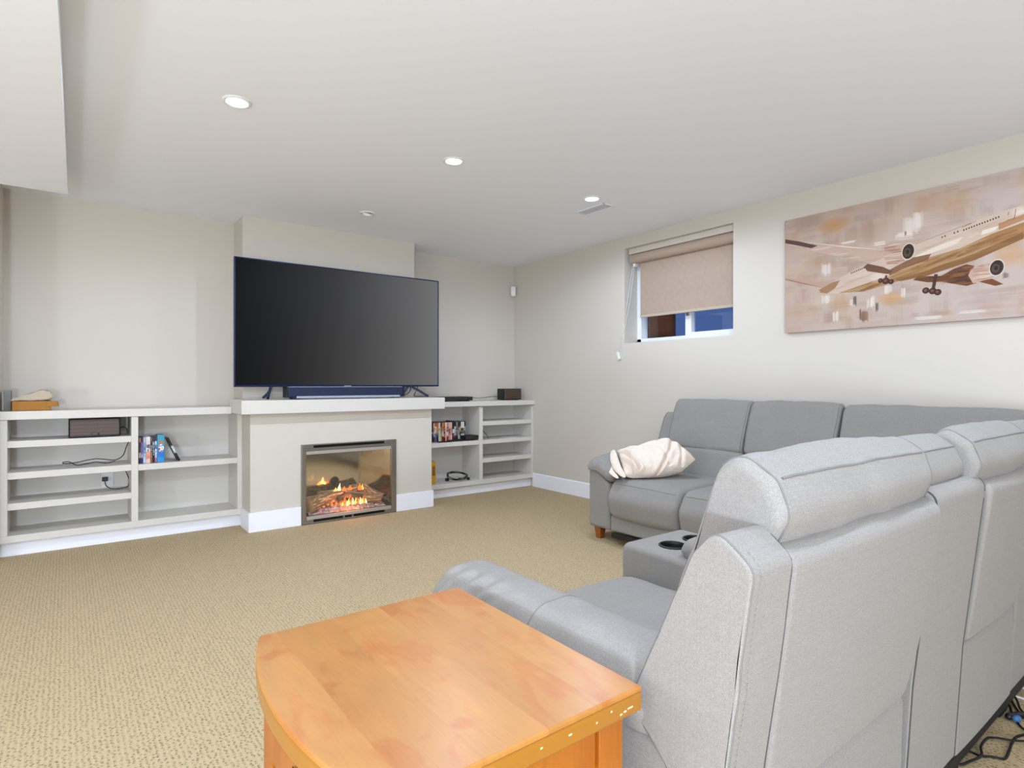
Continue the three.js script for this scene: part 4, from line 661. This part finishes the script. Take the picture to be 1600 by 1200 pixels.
// ------------------------------------------------------------------ folded throw on the sofa
{
  const o = thing('throw_blanket', 'cream throw blanket folded on the far arm of the sofa', 'blanket', [3.24, .45, -2.66]);
  const base = V(3.24, .45, -2.66), low = new THREE.CatmullRomCurve3([V(3.03, .475, -2.70), V(3.10, .475, -2.63), V(3.22, .475, -2.56), V(3.34, .50, -2.48)]), top = new THREE.CatmullRomCurve3([V(3.22, .615, -2.955), V(3.30, .64, -2.82), V(3.41, .71, -2.66), V(3.45, .64, -2.53), V(3.46, .585, -2.44)]);
  // closed sections stand between the lower and the upper edge; creases run over the cloth
  const creases = [[0, .72, .30, .10, .038, .035], [0, .42, .2, .04, .03, .03], [.0, .93, .16, .30, .008, .03], [.60, .0, .57, 1, .018, .05], [.22, .95, .72, .30, .012, .05], [.70, .9, .92, .30, .013, .05], [.40, 1, .52, .55, .006, .04]];
  const far = (u, v, [ax, ay, bx2, by2]) => { const dx = bx2 - ax, dy = by2 - ay, t = clamp(((u - ax) * dx + (v - ay) * dy) / (dx * dx + dy * dy)); return [Math.hypot(u - ax - dx * t, (v - ay - dy * t) * .6), t]; };
  const NU = 90, NP = 96, pos = [], uv = [], idx = [];
  for (let i = 0; i <= NU; i++) {
    const u = i / NU, e = Math.pow(Math.max(.002, Math.min(1, Math.sin(Math.PI * clamp(u * .96 + .02)) * 1.9)), .45);
    const a = low.getPoint(u), b = top.getPoint(u), m = a.clone().lerp(b, .5), up = b.clone().sub(a), along = low.getPoint(Math.min(1, u + .02)).sub(low.getPoint(Math.max(0, u - .02))).normalize(), out = up.clone().normalize().cross(along).normalize();
    if (out.x > 0) out.negate();
    const T = .075 * e;
    for (let k = 0; k <= NP; k++) {
      const f = k / NP * Math.PI * 2, cs = Math.cos(f), sn = Math.sin(f), v = .5 + .5 * cs;
      let d = Math.sign(sn) * Math.pow(Math.abs(sn), .75) * T; let hh = .5 * Math.sign(cs) * Math.pow(Math.abs(cs), .85) * (.86 + .14 * e);
      if (sn > 0) for (const c of creases) { const [q, t] = far(u, v, c); d -= c[4] * Math.exp(-Math.pow(q / (c[5] * .55), 2)) * Math.min(1, sn * 2.2); d += c[4] * .5 * Math.exp(-Math.pow((q - c[5] * 1.1) / c[5], 2)) * Math.min(1, sn * 2); }
      d += .006 * noise(u * 6, v * 4, 3) * Math.abs(sn); if (d < 0) d *= .45;
      const p = m.clone().addScaledVector(up, hh).addScaledVector(out, d).sub(base);
      pos.push(p.x, p.y, p.z); uv.push(u * .6, k / NP * .6);
    }
  }
  for (let i = 0; i < NU; i++) for (let k = 0; k < NP; k++) { const a = i * (NP + 1) + k, b = a + 1, c = a + NP + 1, d = c + 1; idx.push(a, c, b, b, c, d); }
  for (const r of [0, NU]) { const c0 = pos.length / 3; let cx = 0, cy = 0, cz = 0; for (let k = 0; k < NP; k++) { const q = (r * (NP + 1) + k) * 3; cx += pos[q] / NP; cy += pos[q + 1] / NP; cz += pos[q + 2] / NP; } pos.push(cx, cy, cz); uv.push(0, 0); for (let k = 0; k < NP; k++) { const q = r * (NP + 1) + k; idx.push(c0, q, q + 1); } }
  const g = new THREE.BufferGeometry(); g.setAttribute('position', new THREE.Float32BufferAttribute(pos, 3)); g.setAttribute('uv', new THREE.Float32BufferAttribute(uv, 2)); g.setIndex(idx); g.computeVertexNormals();
  const bm = phy({ map: flesh, roughness: 1, side: THREE.DoubleSide, sheen: .4, sheenRoughness: .8, sheenColor: new THREE.Color('#fff2e6') });
  mesh('blanket', g, bm, o);
  // the folded layers that show at the left end
  const fold = (pts, w, t, sd) => { const cv = new THREE.CatmullRomCurve3(pts.map(p => V(...p).sub(base))), F = cv.computeFrenetFrames(40), gp = [], gu = [], gi = [], n = 16; for (let i = 0; i <= 40; i++) { const q = i / 40, p = cv.getPointAt(q), e = Math.pow(Math.max(.01, Math.sin(Math.PI * q)), .35); for (let k = 0; k <= n; k++) { const f = k / n * Math.PI * 2, v = p.clone().add(V(-.45, .25, .85).normalize().multiplyScalar(Math.cos(f) * w * e * (1 + .15 * noise(q * 5, sd)))).add(V(-.75, -.35, -.3).normalize().multiplyScalar(Math.sin(f) * t * e)); gp.push(v.x, v.y, v.z); gu.push(q * .3, k / n * .1); } } for (let i = 0; i < 40; i++) for (let k = 0; k < n; k++) { const a = i * (n + 1) + k; gi.push(a, a + n + 1, a + 1, a + 1, a + n + 1, a + n + 2); } const h = new THREE.BufferGeometry(); h.setAttribute('position', new THREE.Float32BufferAttribute(gp, 3)); h.setAttribute('uv', new THREE.Float32BufferAttribute(gu, 2)); h.setIndex(gi); h.computeVertexNormals(); mesh('fold', h, bm, o); };
  fold([[3.19, .625, -2.965], [3.095, .58, -2.865], [3.035, .52, -2.77], [3.015, .475, -2.69]], .028, .030, 1);
  fold([[3.19, .605, -2.985], [3.09, .555, -2.905], [3.02, .50, -2.82], [2.99, .466, -2.73]], .022, .022, 2);
}

// ------------------------------------------------------------------ end table
{
  const o = thing('end_table', 'maple end table with bowed front standing beside the sofa', 'table', [.51, 0, -.913]);
  const OX = .51, OZ = -.913, T = .62;
  const s = new THREE.Shape(); const X = x => x - OX, Z = z => -(z - OZ);
  s.moveTo(X(.742), Z(-.627)); s.lineTo(X(.75), Z(-1.2)); s.lineTo(X(.298), Z(-1.202)); s.bezierCurveTo(X(.23), Z(-1.04), X(.23), Z(-.79), X(.298), Z(-.627));
  const g = new THREE.ExtrudeGeometry(s, { depth: .004, bevelEnabled: true, bevelThickness: .003, bevelSize: .003, bevelOffset: -.003, bevelSegments: 3, curveSegments: 40 }); g.rotateX(-Math.PI / 2); g.translate(0, T - .007, 0);
  { const p = g.attributes.position, uv = g.attributes.uv; for (let i = 0; i < p.count; i++) uv.setXY(i, (p.getX(i) + .29) / .56, (p.getZ(i) + .3) / .6); }
  mesh('table_top', g, M.tableTop, o);
  const e = new THREE.ExtrudeGeometry(s, { depth: .021, bevelEnabled: true, bevelThickness: .005, bevelSize: .003, bevelOffset: -.003, bevelSegments: 3, curveSegments: 40 }); e.rotateX(-Math.PI / 2); e.translate(0, T - .0355, 0);
  mesh('edge_band', boxUV(e), M.tableEdge, o, 'honey coloured rounded edge band');
  const B = (x0, x1, y0, y1, z0, z1, r = .003) => bx(x0 - OX, x1 - OX, y0, y1, z0 - OZ, z1 - OZ, r);
  for (const [x, z] of [[.2985, -1.175], [.2985, -.708], [.672, -1.175], [.672, -.708]]) mesh('leg', B(x, x + .055, 0, T - .037, z, z + .055), M.tableSide, o);
  mesh('side_panel', B(.33, .672, .1, T - .037, -.675, -.66), M.tableSide, o); mesh('side_panel', B(.33, .672, .1, T - .037, -1.17, -1.155), M.tableSide, o);
  mesh('back_panel', B(.69, .705, .1, T - .037, -1.12, -.708), M.tableSide, o); mesh('bottom_shelf', B(.3, .7, .1, .12, -1.13, -.7), M.tableSide, o);
  const dr = mesh('drawer', B(.292, .31, T - .19, T - .05, -1.117, -.711, .004), M.tableSide, o); { const h = new THREE.TorusGeometry(.03, .005, 8, 20, Math.PI); h.rotateX(-Math.PI / 2); h.rotateY(-Math.PI / 2); h.translate(.284 - OX, T - .12, -.914 - OZ); mesh('handle', h, M.chrome, dr); }
  mesh('rail', B(.285, .3, .12, .16, -1.12, -.708), M.tableSide, o);
  for (const [x, y, w] of [[.715, .592, .012], [.703, .59, .006], [.694, .588, .005], [.672, .6, .003], [.640, .594, .003], [.585, .596, .006], [.53, .597, .004]]) mesh('scuff', B(x - w / 2, x + w / 2, y, y + .0025, -.6273, -.6266, 0), std({ color: '#f0d9ae', roughness: .8 }), o, 'pale chip in the edge band');
}

// ------------------------------------------------------------------ cables on the carpet behind the sofa
const flat = (pts, y = .005) => pts.map(([x, z]) => [x, y, z]);
cord('floor_cable', 'black power cable crossing the carpet behind the sofa, first from the front', flat([[1.98, -.63], [2.05, -.605], [2.127, -.593], [2.159, -.56], [2.157, -.54], [2.181, -.514], [2.196, -.49], [2.238, -.489], [2.315, -.496], [2.371, -.495], [2.45, -.46], [2.6, -.4]]), .0036);
cord('floor_cable', 'black power cable looping toward the sofa foot and back, behind the sofa', flat([[2.02, -.66], [2.074, -.599], [2.051, -.577], [2.053, -.557], [2.095, -.543], [2.153, -.532], [2.2, -.545], [2.253, -.548], [2.281, -.543], [2.299, -.526], [2.316, -.499], [2.36, -.46], [2.45, -.4]], .011), .0036);
cord('floor_cable', 'black cable with blue inline connector behind the sofa', flat([[2.62, -.62], [2.591, -.578], [2.576, -.56], [2.518, -.539], [2.468, -.515], [2.437, -.494], [2.42, -.44]]), .0034, M.rubber, (o, q) => { const m = new THREE.CapsuleGeometry(.011, .05, 4, 12); m.rotateZ(Math.PI / 2); m.rotateY(-.47); m.translate((q[3][0] + q[4][0]) / 2, .008, (q[3][2] + q[4][2]) / 2); mesh('connector', m, M.blackPlastic, o); const k = new THREE.CapsuleGeometry(.0112, .006, 4, 12); k.rotateZ(Math.PI / 2); k.rotateY(-.47); k.translate(q[4][0] + .008, .008, q[4][2] - .004); mesh('connector_ring', k, std({ color: '#3c6f9e', roughness: .4 }), o, 'blue ring on the connector'); });
cord('floor_cable', 'black doubled cable near the right edge behind the sofa', flat([[2.72, -.61], [2.677, -.579], [2.611, -.559], [2.551, -.53], [2.523, -.512], [2.49, -.46]], .006), .0034);
cord('floor_cable', 'black cable beside the doubled one at the right edge behind the sofa', flat([[2.74, -.6], [2.68, -.577], [2.622, -.55], [2.539, -.515], [2.52, -.47]], .014), .0034);
cord('floor_cable', 'white cable on the carpet behind the sofa, nearer of the two', flat([[2.71, -.63], [2.672, -.569], [2.669, -.541], [2.66, -.46]], .005), .004, M.whitePlastic);
cord('floor_cable', 'white cable on the carpet behind the sofa, farther of the two', flat([[2.78, -.63], [2.769, -.578], [2.762, -.56], [2.75, -.5]], .005), .004, M.whitePlastic);

scene.traverse(m => { if (m.isMesh) m.castShadow = m.receiveShadow = true; });
renderer.render(scene, camera);
